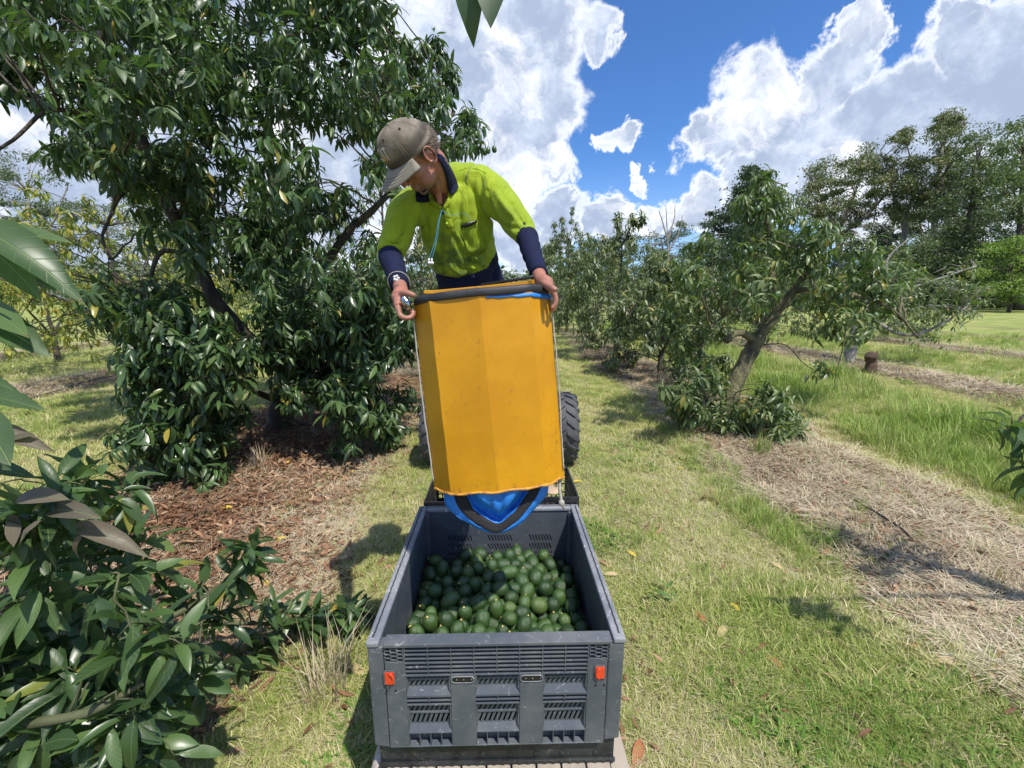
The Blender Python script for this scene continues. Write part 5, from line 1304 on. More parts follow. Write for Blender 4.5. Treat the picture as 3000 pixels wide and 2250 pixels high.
mb = MB()
for k in range(6):
    az = (k + .5) * math.pi / 3; v = cap_pt(az, .62, .0015); mb.ell(v, (.0045, .0045, .0045), None, 8, 6)
ey = mb.build('eyelets', simple('dark_eyelet', (.04, .035, .03), .8), cap, True); ey['kind'] = 'stuff'
MB().ell(cap_pt(0, 1.0) + Vector((0, 0, .001)), (.009, .009, .005), None, 12, 8).build('top_button', M['cap'], cap, True)
mb = MB(); vs = []; fs = []; nb = 22; nr_ = 8
for j in range(nr_ + 1):
    for i in range(nb + 1):
        s = -1 + 2 * i / nb; az = s * 1.12; b0 = cap_pt(az, 0.02, .001); r_ = j / nr_
        ln = .078 * (1 - abs(s) ** 3.2) + .004
        vs.append(b0 + Vector((b0.x * .10 * r_, ln * r_, -.016 * r_ - .020 * s * s * r_ - .004 * r_ * r_ + (.0 if s else 0))))
for j in range(nr_):
    for i in range(nb): a_ = j * (nb + 1) + i; fs.append((a_, a_ + 1, a_ + nb + 2, a_ + nb + 1))
mb.add(vs, fs); brim = mb.build('brim', simple('cap_brim_cloth', (.27, .245, .20), .9, var=.25, scale=14, bump=.3), cap, True, solid=.003)
mb = MB()
for q in (.45, .6, .75, .88):
    j = q * nr_; j0 = int(j); f_ = j - j0
    mb.tube([Vector(vs[j0 * (nb + 1) + i]).lerp(Vector(vs[min(nr_, j0 + 1) * (nb + 1) + i]), f_) + Vector((0, 0, .0022)) for i in range(2, nb - 1)], .0007, 4)
o_ = mb.build('brim_stitching', simple('brim_thread', (.12, .105, .085), .9), brim, True); o_['kind'] = 'stuff'
# lettering on the front panel
def cap_text(txt, w_, h_, zc, mat, name):
    cu = bpy.data.curves.new(name, 'FONT'); cu.body = txt; cu.align_x = 'CENTER'; cu.align_y = 'CENTER'; cu.size = 1; cu.offset = 0.02; cu.resolution_u = 3
    o = bpy.data.objects.new(name, cu); COL.objects.link(o); bpy.context.view_layer.update()
    me = bpy.data.meshes.new_from_object(o.evaluated_get(bpy.context.evaluated_depsgraph_get())); bpy.data.objects.remove(o)
    bm = bmesh.new(); bm.from_mesh(me); bmesh.ops.triangulate(bm, faces=bm.faces); bmesh.ops.subdivide_edges(bm, edges=bm.edges, cuts=2, use_grid_fill=True)
    xs = [v.co.x for v in bm.verts]; ys = [v.co.y for v in bm.verts]; cx_, cy_ = (min(xs) + max(xs)) / 2, (min(ys) + max(ys)) / 2; kx = w_ / (max(xs) - min(xs)); ky = h_ / (max(ys) - min(ys))
    for v in bm.verts:
        x, y = (v.co.x - cx_) * kx, (v.co.y - cy_) * ky
        v.co = cap_pt(x / .1 + .16, zc + y / .13, .0032)
    bm.to_mesh(me); bm.free(); me.materials.clear(); return link(name, me, cap, mat)
cap_text('CAT', .062, .034, .34, simple('faded_white_print', (.62, .60, .55), .85, var=.2), 'lettering')
tri = []
for (x, y) in ((-.012, -.017), (.012, -.017), (0, .001)): tri.append(cap_pt(x / .1 + .16, .34 + y / .13, .0042))
MB().add(tri, [(0, 1, 2)]).build('triangle_mark', simple('faded_yellow_print', (.40, .27, .03), .85), cap)
# hair under the cap
mb = MB(); rs_ = random.Random(9)
for k in range(900):
    az = rs_.uniform(1.25, 2 * math.pi - 1.25); low = rs_.random()
    zz = .035 - .075 * low * (1.0 if abs(az - math.pi) < 1.2 else .55); q_ = math.sqrt(max(.1, 1 - ((zz - .02) / .092) ** 2))
    s_ = hp_(.078 * q_ * math.sin(az), -.008 + .100 * q_ * math.cos(az), zz)
    d_ = H3 @ Vector((math.sin(az) * .18, math.cos(az) * .12 - .45, -1.0)).normalized(); l_ = rs_.uniform(.012, .026)
    mb.tube([s_, s_ + d_ * l_ * .5 + Vector((rs_.uniform(-.002, .002),) * 3), s_ + d_ * l_], [.0014, .0012, .0004], 3)
hr = mb.build('hair', simple('greying_brown_hair', (.20, .165, .125), .7, var=.5, scale=60, col2=(.07, .055, .04)), None, False); as_child(hr); hr['kind'] = 'stuff'
mb = MB()
for s in (-1, 1): mb.ell(hp_(s * .031, .086, -.003), (.010, .010, .008), H3, 12, 8)
as_child(mb.build('eyes', simple('eye_white', (.5, .45, .42), .3), None, True))['kind'] = 'stuff'
for s in (-1, 1): pass
#@@PART3@@
# ------------------------------------------------------------------ trees
def samp(poly, n, rs, z0, z1, zmin=0.25):
    xs = [p[0] for p in poly]; ys = [p[1] for p in poly]; out_ = []; tries = 0
    while len(out_) < n and tries < n * 60:
        tries += 1
        x, y = rs.uniform(min(xs), max(xs)), rs.uniform(min(ys), max(ys))
        if not inpoly(x, y, poly): continue
        v = C(x, y, rs.uniform(z0, z1))
        if v.z > zmin or z0 > 40 and v.z > -1.5: out_.append(v)
    return out_
def plant(name, base, label, cat, group=None):
    # the thing's empty stands at the base; its meshes are written in world coordinates
    e = empty(name, base, 0, label, cat, group); return e
def settle(e):
    """parts were made in world coordinates: keep them there under the empty"""
    for ch in list(e.children):
        ch.matrix_parent_inverse = Matrix.Translation(e.location).inverted()

# the big tree on the left
rs = random.Random(5)
bs = G(812, 1262)
lt = plant('avocado_tree', bs, 'big dark avocado tree filling the left side of the view behind the man', 'tree')
Z0 = proj(bs)[2]
trk = [([bs - Vector((0, 0, .1)), C(835, 1170, Z0), C(868, 1080, Z0 + .05), C(872, 1000, Z0 + .1)], .20, .15),
       ([C(868, 1080, Z0), C(760, 1020, Z0 - .35), C(690, 950, Z0 - .6), C(625, 870, Z0 - .8), C(565, 750, Z0 - 1.0), C(470, 540, Z0 - 1.4), C(400, 380, Z0 - 1.7), C(310, 180, Z0 - 2.0), C(300, -150, Z0 - 2.2)], .115, .05),
       ([C(872, 1000, Z0 + .1), C(880, 880, Z0 + .2), C(850, 760, Z0 + .3), C(800, 600, Z0 + .3), C(790, 350, Z0 + .2), C(760, 100, Z0)], .13, .03),
       ([C(872, 1000, Z0 + .1), C(930, 820, Z0), C(1020, 680, Z0 - .3), C(1110, 600, Z0 - .5), C(1230, 450, Z0 - .6), C(1330, 330, Z0 - .6)], .09, .02),
       ([C(565, 750, Z0 - 1.0), C(480, 735, Z0 - 1.2), C(450, 780, Z0 - 1.3), C(440, 840, Z0 - 1.4)], .035, .02),
       ([C(470, 540, Z0 - 1.4), C(370, 560, Z0 - 1.8), C(320, 640, Z0 - 2), C(300, 700, Z0 - 2.1), C(325, 760, Z0 - 2.1)], .025, .010),
       ([C(820, 1180, Z0), C(640, 1100, Z0 - 1.0), C(520, 1150, Z0 - 1.5), C(480, 1300, Z0 - 1.7)], .05, .015),
       ([C(400, 380, Z0 - 1.7), C(250, 330, Z0 - 2), C(130, 330, Z0 - 2.2), C(40, 410, Z0 - 2.3), C(-80, 480, Z0 - 2.4)], .03, .012),
       ([C(880, 880, Z0 + .2), C(980, 960, Z0 - .6), C(1060, 1060, Z0 - 1.0), C(1130, 1180, Z0 - 1.2)], .04, .012)]
PA = [(-150, -140), (1080, -140), (1110, 60), (1190, 190), (1230, 130), (1330, 150), (1350, 260), (1340, 400), (1270, 460), (1160, 560), (1140, 640), (1170, 720), (1215, 860), (1180, 960), (1000, 900), (700, 960), (600, 860), (520, 640), (400, 520), (200, 470), (40, 450), (-150, 430), (-150, 440), (150, 440), (70, 230), (-150, 190)]
PB = [(380, 830), (560, 760), (640, 950), (700, 1050), (640, 1240), (640, 1350), (590, 1420), (430, 1420), (385, 1330), (410, 1100), (400, 1000), (280, 890), (300, 830)]
PC = [(860, 900), (1180, 830), (1210, 1000), (1215, 1180), (1130, 1270), (1060, 1270), (960, 1170), (870, 1160), (800, 1050), (760, 960)]
bl = []
for v in samp(PA, 142, rs, 4.3, 7.2, 1.2): bl.append((v, (.50, .5, .42), 20))
for v in samp([(-150, -120), (620, -120), (600, 300), (420, 500), (250, 480), (70, 230), (-150, 190)], 14, rs, 3.3, 4.4, 1.2): bl.append((v, (.45, .45, .34), 14))
for v in samp(PB, 46, rs, 4.2, 5.4, .3): bl.append((v, (.34, .36, .34), 18))
for v in samp(PC, 56, rs, 4.9, 6.4, .4): bl.append((v, (.38, .4, .30), 18))
for (x, y) in ((1210, 150), (1290, 150), (1330, 230), (1370, 340), (1330, 420), (1120, 80), (1160, 200), (1400, 400)): bl.append((C(x, y, 5.8), (.26, .3, .24), 12 if x < 1390 else 5))
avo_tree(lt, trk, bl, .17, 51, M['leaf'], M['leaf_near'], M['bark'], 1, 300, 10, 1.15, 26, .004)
for k in range(16): hang_fruit(lt, C(*[(1100, 880), (1205, 760), (1225, 830), (1170, 820), (1140, 905), (1395, 395), (1430, 440), (1405, 400), (1380, 390), (1448, 437), (1100, 320), (1120, 310), (1090, 325), (1420, 445), (1190, 880), (960, 640)][k], 5.7), .95)
settle(lt)

# the leaning tree on the right
bs = G(2112, 1258); Z0 = proj(bs)[2]
rt = plant('avocado_tree', bs, 'leaning avocado tree with thick olive trunk and hanging fruit, nearest on the right', 'tree')
trk = [([bs - Vector((0, 0, .1)), C(2128, 1190, Z0), C(2160, 1110, Z0), C(2195, 1040, Z0), C(2225, 985, Z0)], .125, .11),
       ([C(2215, 1000, Z0), C(2255, 930, Z0), C(2262, 820, Z0 + .1), C(2250, 700, Z0 + .1), C(2240, 610, Z0), C(2238, 530, Z0)], .09, .02),
       ([C(2222, 990, Z0), C(2290, 900, Z0 - .1), C(2350, 820, Z0 - .2), C(2400, 760, Z0 - .2)], .09, .035),
       ([C(2330, 850, Z0 - .2), C(2460, 860, Z0 - .3), C(2560, 880, Z0 - .4), C(2640, 930, Z0 - .4), C(2690, 990, Z0 - .4)], .05, .012),
       ([C(2205, 1020, Z0), C(2195, 985, Z0 - .1), C(2160, 975, Z0 - .15), C(2125, 1000, Z0 - .2)], .06, .05),
       ([C(2120, 1220, Z0), C(2070, 1170, Z0 - .2), C(2052, 1100, Z0 - .3), C(2050, 1030, Z0 - .3), C(2080, 960, Z0 - .3), C(2120, 930, Z0 - .2)], .03, .012),
       ([C(2235, 1010, Z0), C(2300, 1010, Z0 - .2), C(2350, 1060, Z0 - .3), C(2385, 1085, Z0 - .4)], .012, .006),
       ([C(2480, 900, Z0 - .3), C(2475, 990, Z0 - .4), C(2450, 1090, Z0 - .4), C(2445, 1140, Z0 - .4)], .010, .004),
       ([C(2250, 700, Z0), C(2340, 740, Z0 - .3), C(2380, 840, Z0 - .4), C(2410, 880, Z0 - .4)], .022, .01)]
rs = random.Random(15); bl = []
PR1 = [(2238, 505), (2300, 540), (2330, 600), (2350, 680), (2440, 680), (2580, 720), (2660, 800), (2620, 900), (2520, 960), (2420, 960), (2300, 890), (2180, 890), (2080, 920), (1960, 960), (1930, 860), (2010, 740), (2090, 660), (2160, 590)]
PR2 = [(1960, 1120), (2050, 1080), (2140, 1110), (2260, 1130), (2330, 1220), (2290, 1275), (2130, 1250), (1985, 1200)]
for v in samp(PR1, 72, rs, Z0 - 1.0, Z0 + 1.0): bl.append((v, (.34, .34, .28), 9))
for v in samp(PR2, 28, rs, Z0 - .9, Z0 + .1, .12): bl.append((v, (.28, .3, .17), 12))
for v in samp([(1950, 900), (2070, 900), (2080, 1000), (2040, 1130), (1960, 1130)], 7, rs, Z0 - .6, Z0 + .3, .2): bl.append((v, (.22, .25, .2), 7))
for (x, y, n_) in ((2240, 520, 6), (2225, 560, 6), (2265, 560, 6), (2240, 600, 8), (2050, 960, 4), (1990, 930, 6), (1990, 1000, 4), (2400, 1075, 5), (2440, 960, 7), (2500, 980, 5), (2540, 960, 4), (2560, 760, 6), (2100, 1290, 1)): bl.append((C(x, y, Z0 - .3), (.16, .2, .14), n_))
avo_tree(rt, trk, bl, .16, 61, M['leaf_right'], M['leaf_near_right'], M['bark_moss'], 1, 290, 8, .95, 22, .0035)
for (x, y) in ((2232, 562), (2220, 612), (2198, 730), (2182, 741), (2060, 770), (2198, 852), (2128, 815), (2132, 842), (2188, 900), (2210, 895), (2274, 865), (2280, 862), (2415, 672), (2405, 735), (2398, 745), (2565, 925), (2460, 870), (2380, 800)): hang_fruit(rt, C(x, y, Z0 - .75), 1.05)
settle(rt)

# trees further along the rows
def row_tree(x, y, hgt, rad, nb, label, mat=None, seed=0, leafL=.16, per=8, nr=9, base=.5, lean=0.0, detail=1, bark=None):
    rs = random.Random(seed); b0 = Vector((x, y, gz(x, y))); e = plant('avocado_tree', b0, label, 'tree', 'avocado trees in the orchard rows')
    top = b0 + Vector((lean, 0, hgt * .8)); tr_ = [([b0 - Vector((0, 0, .1)), b0 + Vector((lean * .2, .05, hgt * .2)), b0 + Vector((lean * .5, 0, hgt * .45)), top], .10, .02)]
    for k in range(4):
        a = k * 1.57 + rs.random(); tr_.append(([b0 + Vector((lean * .3, 0, hgt * .22)), b0 + Vector((math.cos(a) * rad * .4, math.sin(a) * rad * .4, hgt * .42)), b0 + Vector((math.cos(a) * rad * .8, math.sin(a) * rad * .8, hgt * (.4 + .25 * rs.random())))], .045, .012))
    bl = []
    for k in range(int(nb * 1.5)):
        u = rs.random(); zz = base + (hgt * .86 - base) * u; rr = rad * math.sqrt(max(.08, 1 - (max(0, (u - .35)) / .68) ** 1.6)) * rs.uniform(.45, 1) ** .5; a = rs.random() * 6.28
        bl.append((b0 + Vector((math.cos(a) * rr + lean * u, math.sin(a) * rr, zz)), (rad * .26, rad * .26, hgt * .085), nr))
    for k in range(5):
        a = rs.random() * 6.28; r_ = rad * .45 * rs.random(); c_ = b0 + Vector((math.cos(a) * r_ + lean, math.sin(a) * r_, hgt * rs.uniform(.86, 1.0))); bl.append((c_, (rad * .09, rad * .09, hgt * .08), nr))
    avo_tree(e, tr_, bl, leafL, seed, mat or M['leaf_row'], None, bark or M['bark'], detail, 0, per, 1.0, 26, .006)
    settle(e); return e
row_tree(3.75, 10.6, 2.8, 1.45, 36, 'rounded avocado tree with branches down to the mulch, second in the right row', seed=101, base=.2, nr=12, leafL=.18)
row_tree(3.5, 14.2, 4.3, 1.75, 44, 'tall avocado tree with a drooping top shoot, third in the right row', seed=102, nr=12, leafL=.19)
row_tree(3.5, 18.5, 4.6, 2.0, 38, 'bushy avocado tree with yellowing leaves, fourth in the right row', seed=103, mat=M['leaf_row'], nr=10, leafL=.18)
row_tree(3.0, 23.5, 6.0, 2.0, 44, 'slender avocado tree with two tall plumes just right of the raised arm', seed=104, nr=10, leafL=.20)
row_tree(3.2, 29.5, 5.6, 2.1, 28, 'farther avocado tree in the right row behind the two tall plumes', seed=105, nr=9, leafL=.25, detail=0)
row_tree(3.2, 37, 5.8, 2.5, 26, 'hazy avocado tree near the far end of the right row', seed=106, nr=9, leafL=.3, detail=0)
row_tree(-3.3, 11.5, 5.4, 2.0, 34, 'avocado tree just behind the big dark tree in the left row', seed=111, nr=10)
row_tree(-3.4, 16.5, 5.8, 2.1, 26, 'third avocado tree of the left row, seen through the big tree', seed=112, nr=9, leafL=.2)
row_tree(-3.4, 22.5, 6.0, 2.2, 24, 'fourth avocado tree of the left row, behind the man', seed=113, nr=9, leafL=.24, detail=0)
row_tree(-3.4, 31, 6.0, 2.6, 24, 'last visible avocado tree of the left row, behind the man', seed=114, nr=9, leafL=.3, detail=0)
row_tree(-10.3, 11.4, 4.6, 2.9, 50, 'yellowing avocado tree with sparse pale leaves in the far left row', M['leaf_yellow'], 121, .19, 7, 8, .9)
row_tree(-14.2, 13.2, 3.6, 2.2, 26, 'low yellow-green avocado tree at the left edge of the view', M['leaf_yellow'], 122, .20, 7, 8, .5)
row_tree(-10.4, 19, 5.0, 2.7, 28, 'green avocado tree behind the yellowing one on the left', M['leaf_row'], 123, .22, 7, 9, .6)
row_tree(-17.3, 22, 5.0, 2.9, 26, 'pale avocado tree two rows away on the far left', M['leaf_row'], 124, .26, 7, 9, .6, detail=0)
row_tree(10.2, 22.5, 4.6, 2.3, 26, 'avocado tree behind the grey-trunked tree in the second right row', M['leaf_row'], 131, .24, 7, 9, .6, detail=0)
row_tree(9.6, 16.8, 3.6, 2.3, 34, 'low avocado tree just beyond the grey-trunked tree in the second right row', M['leaf_row'], 133, .2, 7, 10, .3)
row_tree(16.8, 20.5, 4.2, 2.4, 30, 'avocado tree in the third right row near the right edge', M['leaf_row'], 134, .24, 7, 9, .4, detail=0)
row_tree(16.8, 29, 4.6, 2.6, 26, 'farther avocado tree in the third right row', M['leaf_row'], 135, .3, 7, 9, .4, detail=0)
row_tree(10.2, 30, 5.0, 2.4, 24, 'farthest avocado tree in the second right row', M['leaf_row'], 132, .28, 7, 9, .6, detail=0)

# sprawling tree with the grey leaning trunk
bs = G(2482, 1062); Z0 = proj(bs)[2]
e = plant('avocado_tree', bs, 'sprawling thin-leaved tree with a pale grey leaning trunk in the second right row', 'tree')
rs = random.Random(31)
trk = [([bs - Vector((0, 0, .1)), C(2500, 1000, Z0), C(2520, 930, Z0), C(2545, 880, Z0)], .17, .12), ([C(2535, 900, Z0), C(2620, 860, Z0), C(2740, 820, Z0), C(2860, 780, Z0 - .3)], .06, .02),
       ([C(2535, 900, Z0), C(2590, 830, Z0), C(2600, 760, Z0), C(2660, 700, Z0)], .06, .015), ([C(2530, 920, Z0), C(2640, 980, Z0 - .4), C(2740, 960, Z0 - .5), C(2830, 900, Z0 - .6)], .07, .02), ([C(2520, 930, Z0), C(2470, 900, Z0), C(2420, 860, Z0)], .05, .02)]
bl = [(v, (.6, .6, .38), 9) for v in samp([(2430, 850), (2560, 780), (2700, 790), (2850, 770), (2880, 860), (2850, 950), (2720, 1000), (2600, 960), (2480, 930)], 30, rs, Z0 - 1.6, Z0 + 1.6)]
avo_tree(e, trk, bl, .17, 71, M['leaf_row'], None, M['bark_grey'], 1, 0, 7, .6, 26, .008); settle(e)
# broken stump
bs = G(2545, 1092); st = plant('tree_stump', bs, 'short dark broken stump with a knobbly top on the second right mulch row', 'stump')
mb = MB(); mb.tube([bs + Vector((.05, .02, .3)), bs + Vector((.14, .03, .44)), bs + Vector((.16, .03, .58))], [.07, .05, .02], 7); mb.tube(curve_pts([bs - Vector((0, 0, .1)), bs + Vector((.03, 0, .25)), bs + Vector((-.02, 0, .40)), bs + Vector((-.06, 0, .50))], 4, .02, random.Random(2)), [.19, .17, .15, .14, .13, .12, .12, .13, .12, .14, .12, .13, .11], 9)
o = mb.build('stump_wood', simple('dark_stump', (.09, .055, .035), .9, var=.5, bump=.8), st, True); settle(st)

# ---- far trees: limbs and masses of small leaves
def far_tree(name, polys, Z, depth, trunks, label, mat, n_leaf, leafL, seed, bark=None, clump=.9, nb=26, cat='tree', group='tall trees behind the orchard', flat=.72):
    rs = random.Random(seed); Z *= 2.1; depth *= 2; leafL *= 1.75; clump *= 2.1; c0 = trunks[0][0][0]; b0 = C(c0[0], c0[1], Z); b0.z = 0
    e = plant(name, b0, label, cat, group); anchors = []
    for i, (pts, r0, r1) in enumerate(trunks):
        wp = [C(x, y, Z) for x, y in pts]
        if i == 0: wp[0].z = -.1
        anchors += limb(wp, r0 * 1.8, r1 * 1.8, 'trunk' if i == 0 else 'branch', bark or M['bark_grey'], e, 7, .10, rs)
    leaves = []; tw = MB(); cs = []
    for poly, k in polys: cs += samp(poly, int(nb * k * 2.3), rs, Z - depth, Z + depth, .3)
    per = int(n_leaf * 1.1) // max(1, len(cs))
    for c in cs:
        a = min(anchors, key=lambda p: (p - c).length)
        if (a - c).length < 16: tw.tube([a, a.lerp(c, .5) + Vector((0, 0, .6)), c], [.12, .08, .04], 4)
        s = clump * .58 * rs.uniform(.5, 1.4)
        for k in range(per):
            u = Vector((rs.gauss(0, 1), rs.gauss(0, 1), rs.gauss(0, 1))).normalized() * (rs.random() ** .4)
            p = c + Vector((u.x * s * 1.2, u.y * s * 1.2, u.z * s * flat)) 
            if rs.random() < .3: p += Vector((rs.gauss(0, s * .5), rs.gauss(0, s * .5), rs.gauss(0, s * .2)))
            if p.z < .1: continue
            d = Vector((rs.gauss(0, 1), rs.gauss(0, 1), rs.gauss(-.5, .6))).normalized(); nn = Vector((rs.gauss(0, .6), rs.gauss(0, .6), 1)); nn = nn - d * nn.dot(d); nn.normalize()
            leaves.append((p, d, nn, leafL * .62 * rs.uniform(.6, 1.3)))
    if tw.v: o = tw.build('twigs', bark or M['bark_grey'], e, True, fix=False); o['kind'] = 'stuff'
    joined_leaves('foliage', leaves, mat, e, 0, wide=1.3); settle(e); return e
far_tree('pine_tree', [([(2195, 478), (2240, 500), (2235, 560), (2190, 600), (2150, 590)], .35), ([(2180, 570), (2280, 600), (2330, 700), (2320, 850), (2010, 850), (2020, 740), (2080, 620)], 1.3)], 40, 2.5, [([(2200, 880), (2200, 700), (2205, 500)], .35, .08)],
         'dark dense pine rising behind the leaning avocado tree', M['pine'], 20000, .55, 201, nb=50, clump=1.5, flat=.35)
far_tree('gum_tree', [([(2345, 610), (2360, 540), (2400, 480), (2460, 440), (2540, 420), (2570, 480), (2600, 560), (2560, 660), (2480, 690), (2400, 680)], 1)], 42, 3, [([(2462, 890), (2462, 760), (2455, 670)], .42, .3), ([(2455, 670), (2415, 600), (2380, 530), (2350, 490)], .25, .06), ([(2455, 680), (2490, 600), (2520, 520), (2545, 450)], .25, .06), ([(2460, 690), (2540, 630), (2600, 560), (2640, 480)], .22, .06)],
         'olive umbrella-shaped gum tree with a bare forked trunk, leftmost of the tall gums', M['gum'], 17000, .42, 202, nb=34, clump=1.25)
far_tree('gum_tree', [([(2560, 560), (2560, 470), (2600, 430), (2640, 370), (2670, 380), (2690, 460), (2720, 560), (2700, 640), (2610, 640)], 1)], 40, 2.5, [([(2660, 890), (2640, 760), (2650, 660), (2620, 580)], .40, .22), ([(2620, 580), (2600, 500), (2580, 440)], .2, .05), ([(2650, 640), (2680, 540), (2650, 400)], .2, .05), ([(2645, 740), (2600, 680), (2560, 650)], .15, .05)],
         'tall ragged gum tree with a twisted limb, second of the tall gums', M['gum'], 14000, .40, 203, nb=30, clump=1.1)
far_tree('gum_tree', [([(2715, 420), (2725, 350), (2790, 318), (2840, 340), (2810, 420), (2800, 520), (2780, 600), (2710, 600)], 1)], 38, 2.2, [([(2740, 890), (2735, 720), (2745, 560), (2760, 430)], .45, .12), ([(2745, 560), (2790, 460), (2830, 350)], .16, .05)],
         'tallest slim gum tree with feathery top, third of the tall gums', M['gum'], 13000, .38, 204, nb=28, clump=1.05)
far_tree('wattle_tree', [([(2800, 470), (2830, 400), (2880, 365), (2920, 400), (2940, 560), (2920, 860), (2740, 860), (2740, 660), (2780, 560)], 1.2)], 34, 2.5, [([(2840, 890), (2835, 700), (2860, 480)], .4, .1), ([(2835, 700), (2780, 600), (2760, 520)], .18, .05)],
         'dense dark green tree between the slim gum and the right edge', M['gum_dark'], 19000, .42, 205, M['bark'], nb=44, clump=1.4)
far_tree('wattle_tree', [([(2930, 420), (2960, 370), (3050, 330), (3200, 330), (3200, 860), (2930, 860), (2920, 620)], 1.2)], 29, 2.5, [([(2990, 890), (2985, 700), (3000, 450)], .38, .1), ([(2985, 700), (3060, 600), (3100, 500)], .2, .06)],
         'dark spreading tree standing at the right edge of the view', M['gum_dark'], 18000, .40, 206, M['bark'], nb=40, clump=1.35)
far_tree('wattle_tree', [([(2570, 740), (2640, 700), (2760, 690), (2860, 720), (2900, 900), (2560, 900)], 1)], 31, 2, [([(2700, 890), (2700, 800), (2710, 740)], .2, .08)],
         'low leafy understorey trees below the tall gums', M['gum_dark'], 13000, .36, 207, M['bark'], nb=30, clump=1.1)
far_tree('bright_shrub', [([(2850, 800), (2890, 720), (2960, 695), (3100, 710), (3160, 880), (2860, 890)], 1)], 25, 1.4, [([(2960, 900), (2960, 820), (2965, 760)], .12, .05)],
         'round lime green shrub at the right edge below the dark trees', M['bush'], 12000, .26, 208, M['bark'], nb=32, clump=.8, cat='shrub', flat=.5)
far_tree('pine_tree', [([(1795, 680), (1810, 700), (1830, 780), (1830, 860), (1765, 860), (1775, 760)], 1)], 62, 1.5, [([(1797, 880), (1797, 760), (1797, 690)], .25, .06)],
         'small distant dark pine above the right avocado row', M['pine'], 5000, .55, 209, nb=20, clump=1.2)
far_tree('gum_tree', [([(1830, 740), (1860, 690), (1920, 690), (1990, 650), (2040, 700), (2040, 860), (1830, 860)], 1)], 56, 3, [([(1950, 880), (1945, 780), (1940, 700)], .3, .1)],
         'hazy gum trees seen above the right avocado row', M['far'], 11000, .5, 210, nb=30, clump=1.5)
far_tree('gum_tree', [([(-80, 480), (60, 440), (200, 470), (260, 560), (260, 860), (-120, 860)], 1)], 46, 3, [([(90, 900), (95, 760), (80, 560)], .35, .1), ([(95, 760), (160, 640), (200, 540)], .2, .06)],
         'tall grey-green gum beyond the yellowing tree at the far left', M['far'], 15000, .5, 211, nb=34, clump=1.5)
far_tree('gum_tree', [([(300, 560), (380, 500), (500, 520), (620, 560), (640, 860), (300, 860)], 1)], 50, 3, [([(430, 900), (430, 760), (440, 600)], .35, .1)],
         'grey-green gum seen through the left side of the big tree', M['far'], 13000, .5, 212, nb=34, clump=1.5)
far_tree('wattle_tree', [([(1980, 790), (2200, 740), (2400, 730), (2600, 740), (2600, 896), (1980, 896)], 1)], 44, 2, [([(2300, 885), (2300, 820), (2310, 770)], .2, .08)],
         'dark understorey thicket behind the leaning avocado tree', M['gum_dark'], 30000, .45, 213, M['bark'], nb=46, clump=1.7)
far_tree('wattle_tree', [([(2620, 760), (2800, 740), (3000, 760), (3200, 760), (3200, 902), (2620, 902)], 1)], 36, 2, [([(2880, 888), (2880, 820), (2890, 770)], .2, .08)],
         'dark thicket closing off the field under the tall gums at the right', M['gum_dark'], 30000, .42, 214, M['bark'], nb=46, clump=1.6)
far_tree('gum_tree', [([(2480, 720), (2620, 640), (2760, 560), (2900, 540), (2900, 800), (2480, 800)], 1)], 46, 3, [([(2600, 885), (2610, 700), (2640, 580)], .35, .1), ([(2610, 700), (2740, 620), (2800, 560)], .2, .06)],
         'hazy grey-green gum standing behind the front line of tall gums', M['far'], 24000, .5, 215, nb=44, clump=1.6)
# bare dead tree
dt = plant('dead_tree', Vector((C(1955, 880, 90).x, C(1955, 880, 90).y, 0)), 'bare bleached dead tree sticking up above the right avocado row', 'tree')
for i, pl in enumerate(([(1958, 880), (1958, 760), (1955, 690), (1950, 600)], [(1956, 710), (1975, 640), (1978, 600)], [(1955, 700), (1938, 640), (1930, 615)], [(1957, 740), (1990, 680), (2000, 630)])):
    wp = [C(x, y, 90) for x, y in pl]
    if i == 0: wp[0].z = -.1
    limb(wp,   .4 if i == 0 else .2, .06, 'trunk' if i == 0 else 'branch', M['bark_grey'], dt, 6, .06, random.Random(i))
settle(dt)
# far wood along the horizon
rs = random.Random(77); lv = []
for k in range(26000):
    a = rs.uniform(-R(75), R(75)); r_ = rs.uniform(170, 240); x, y = r_ * math.sin(a), r_ * math.cos(a)
    h = 12 + 5.5 * noise.noise((a * 9, 1, 1)) + 2.0 * noise.noise((a * 35, 4, 1)); z = h * rs.random() ** .7
    d = Vector((rs.gauss(0, 1), rs.gauss(0, 1), rs.gauss(0, .6))).normalized(); nn = Vector((rs.gauss(0, .6), rs.gauss(0, .6), 1)); nn = (nn - d * nn.dot(d)).normalized(); lv.append((Vector((x, y, z)), d, nn, rs.uniform(1.6, 3.2)))
fw = joined_leaves('far_wood', lv, M['far'], None, 0, wide=1.5); tag(fw, 'distant woodland along the horizon', kind='stuff')

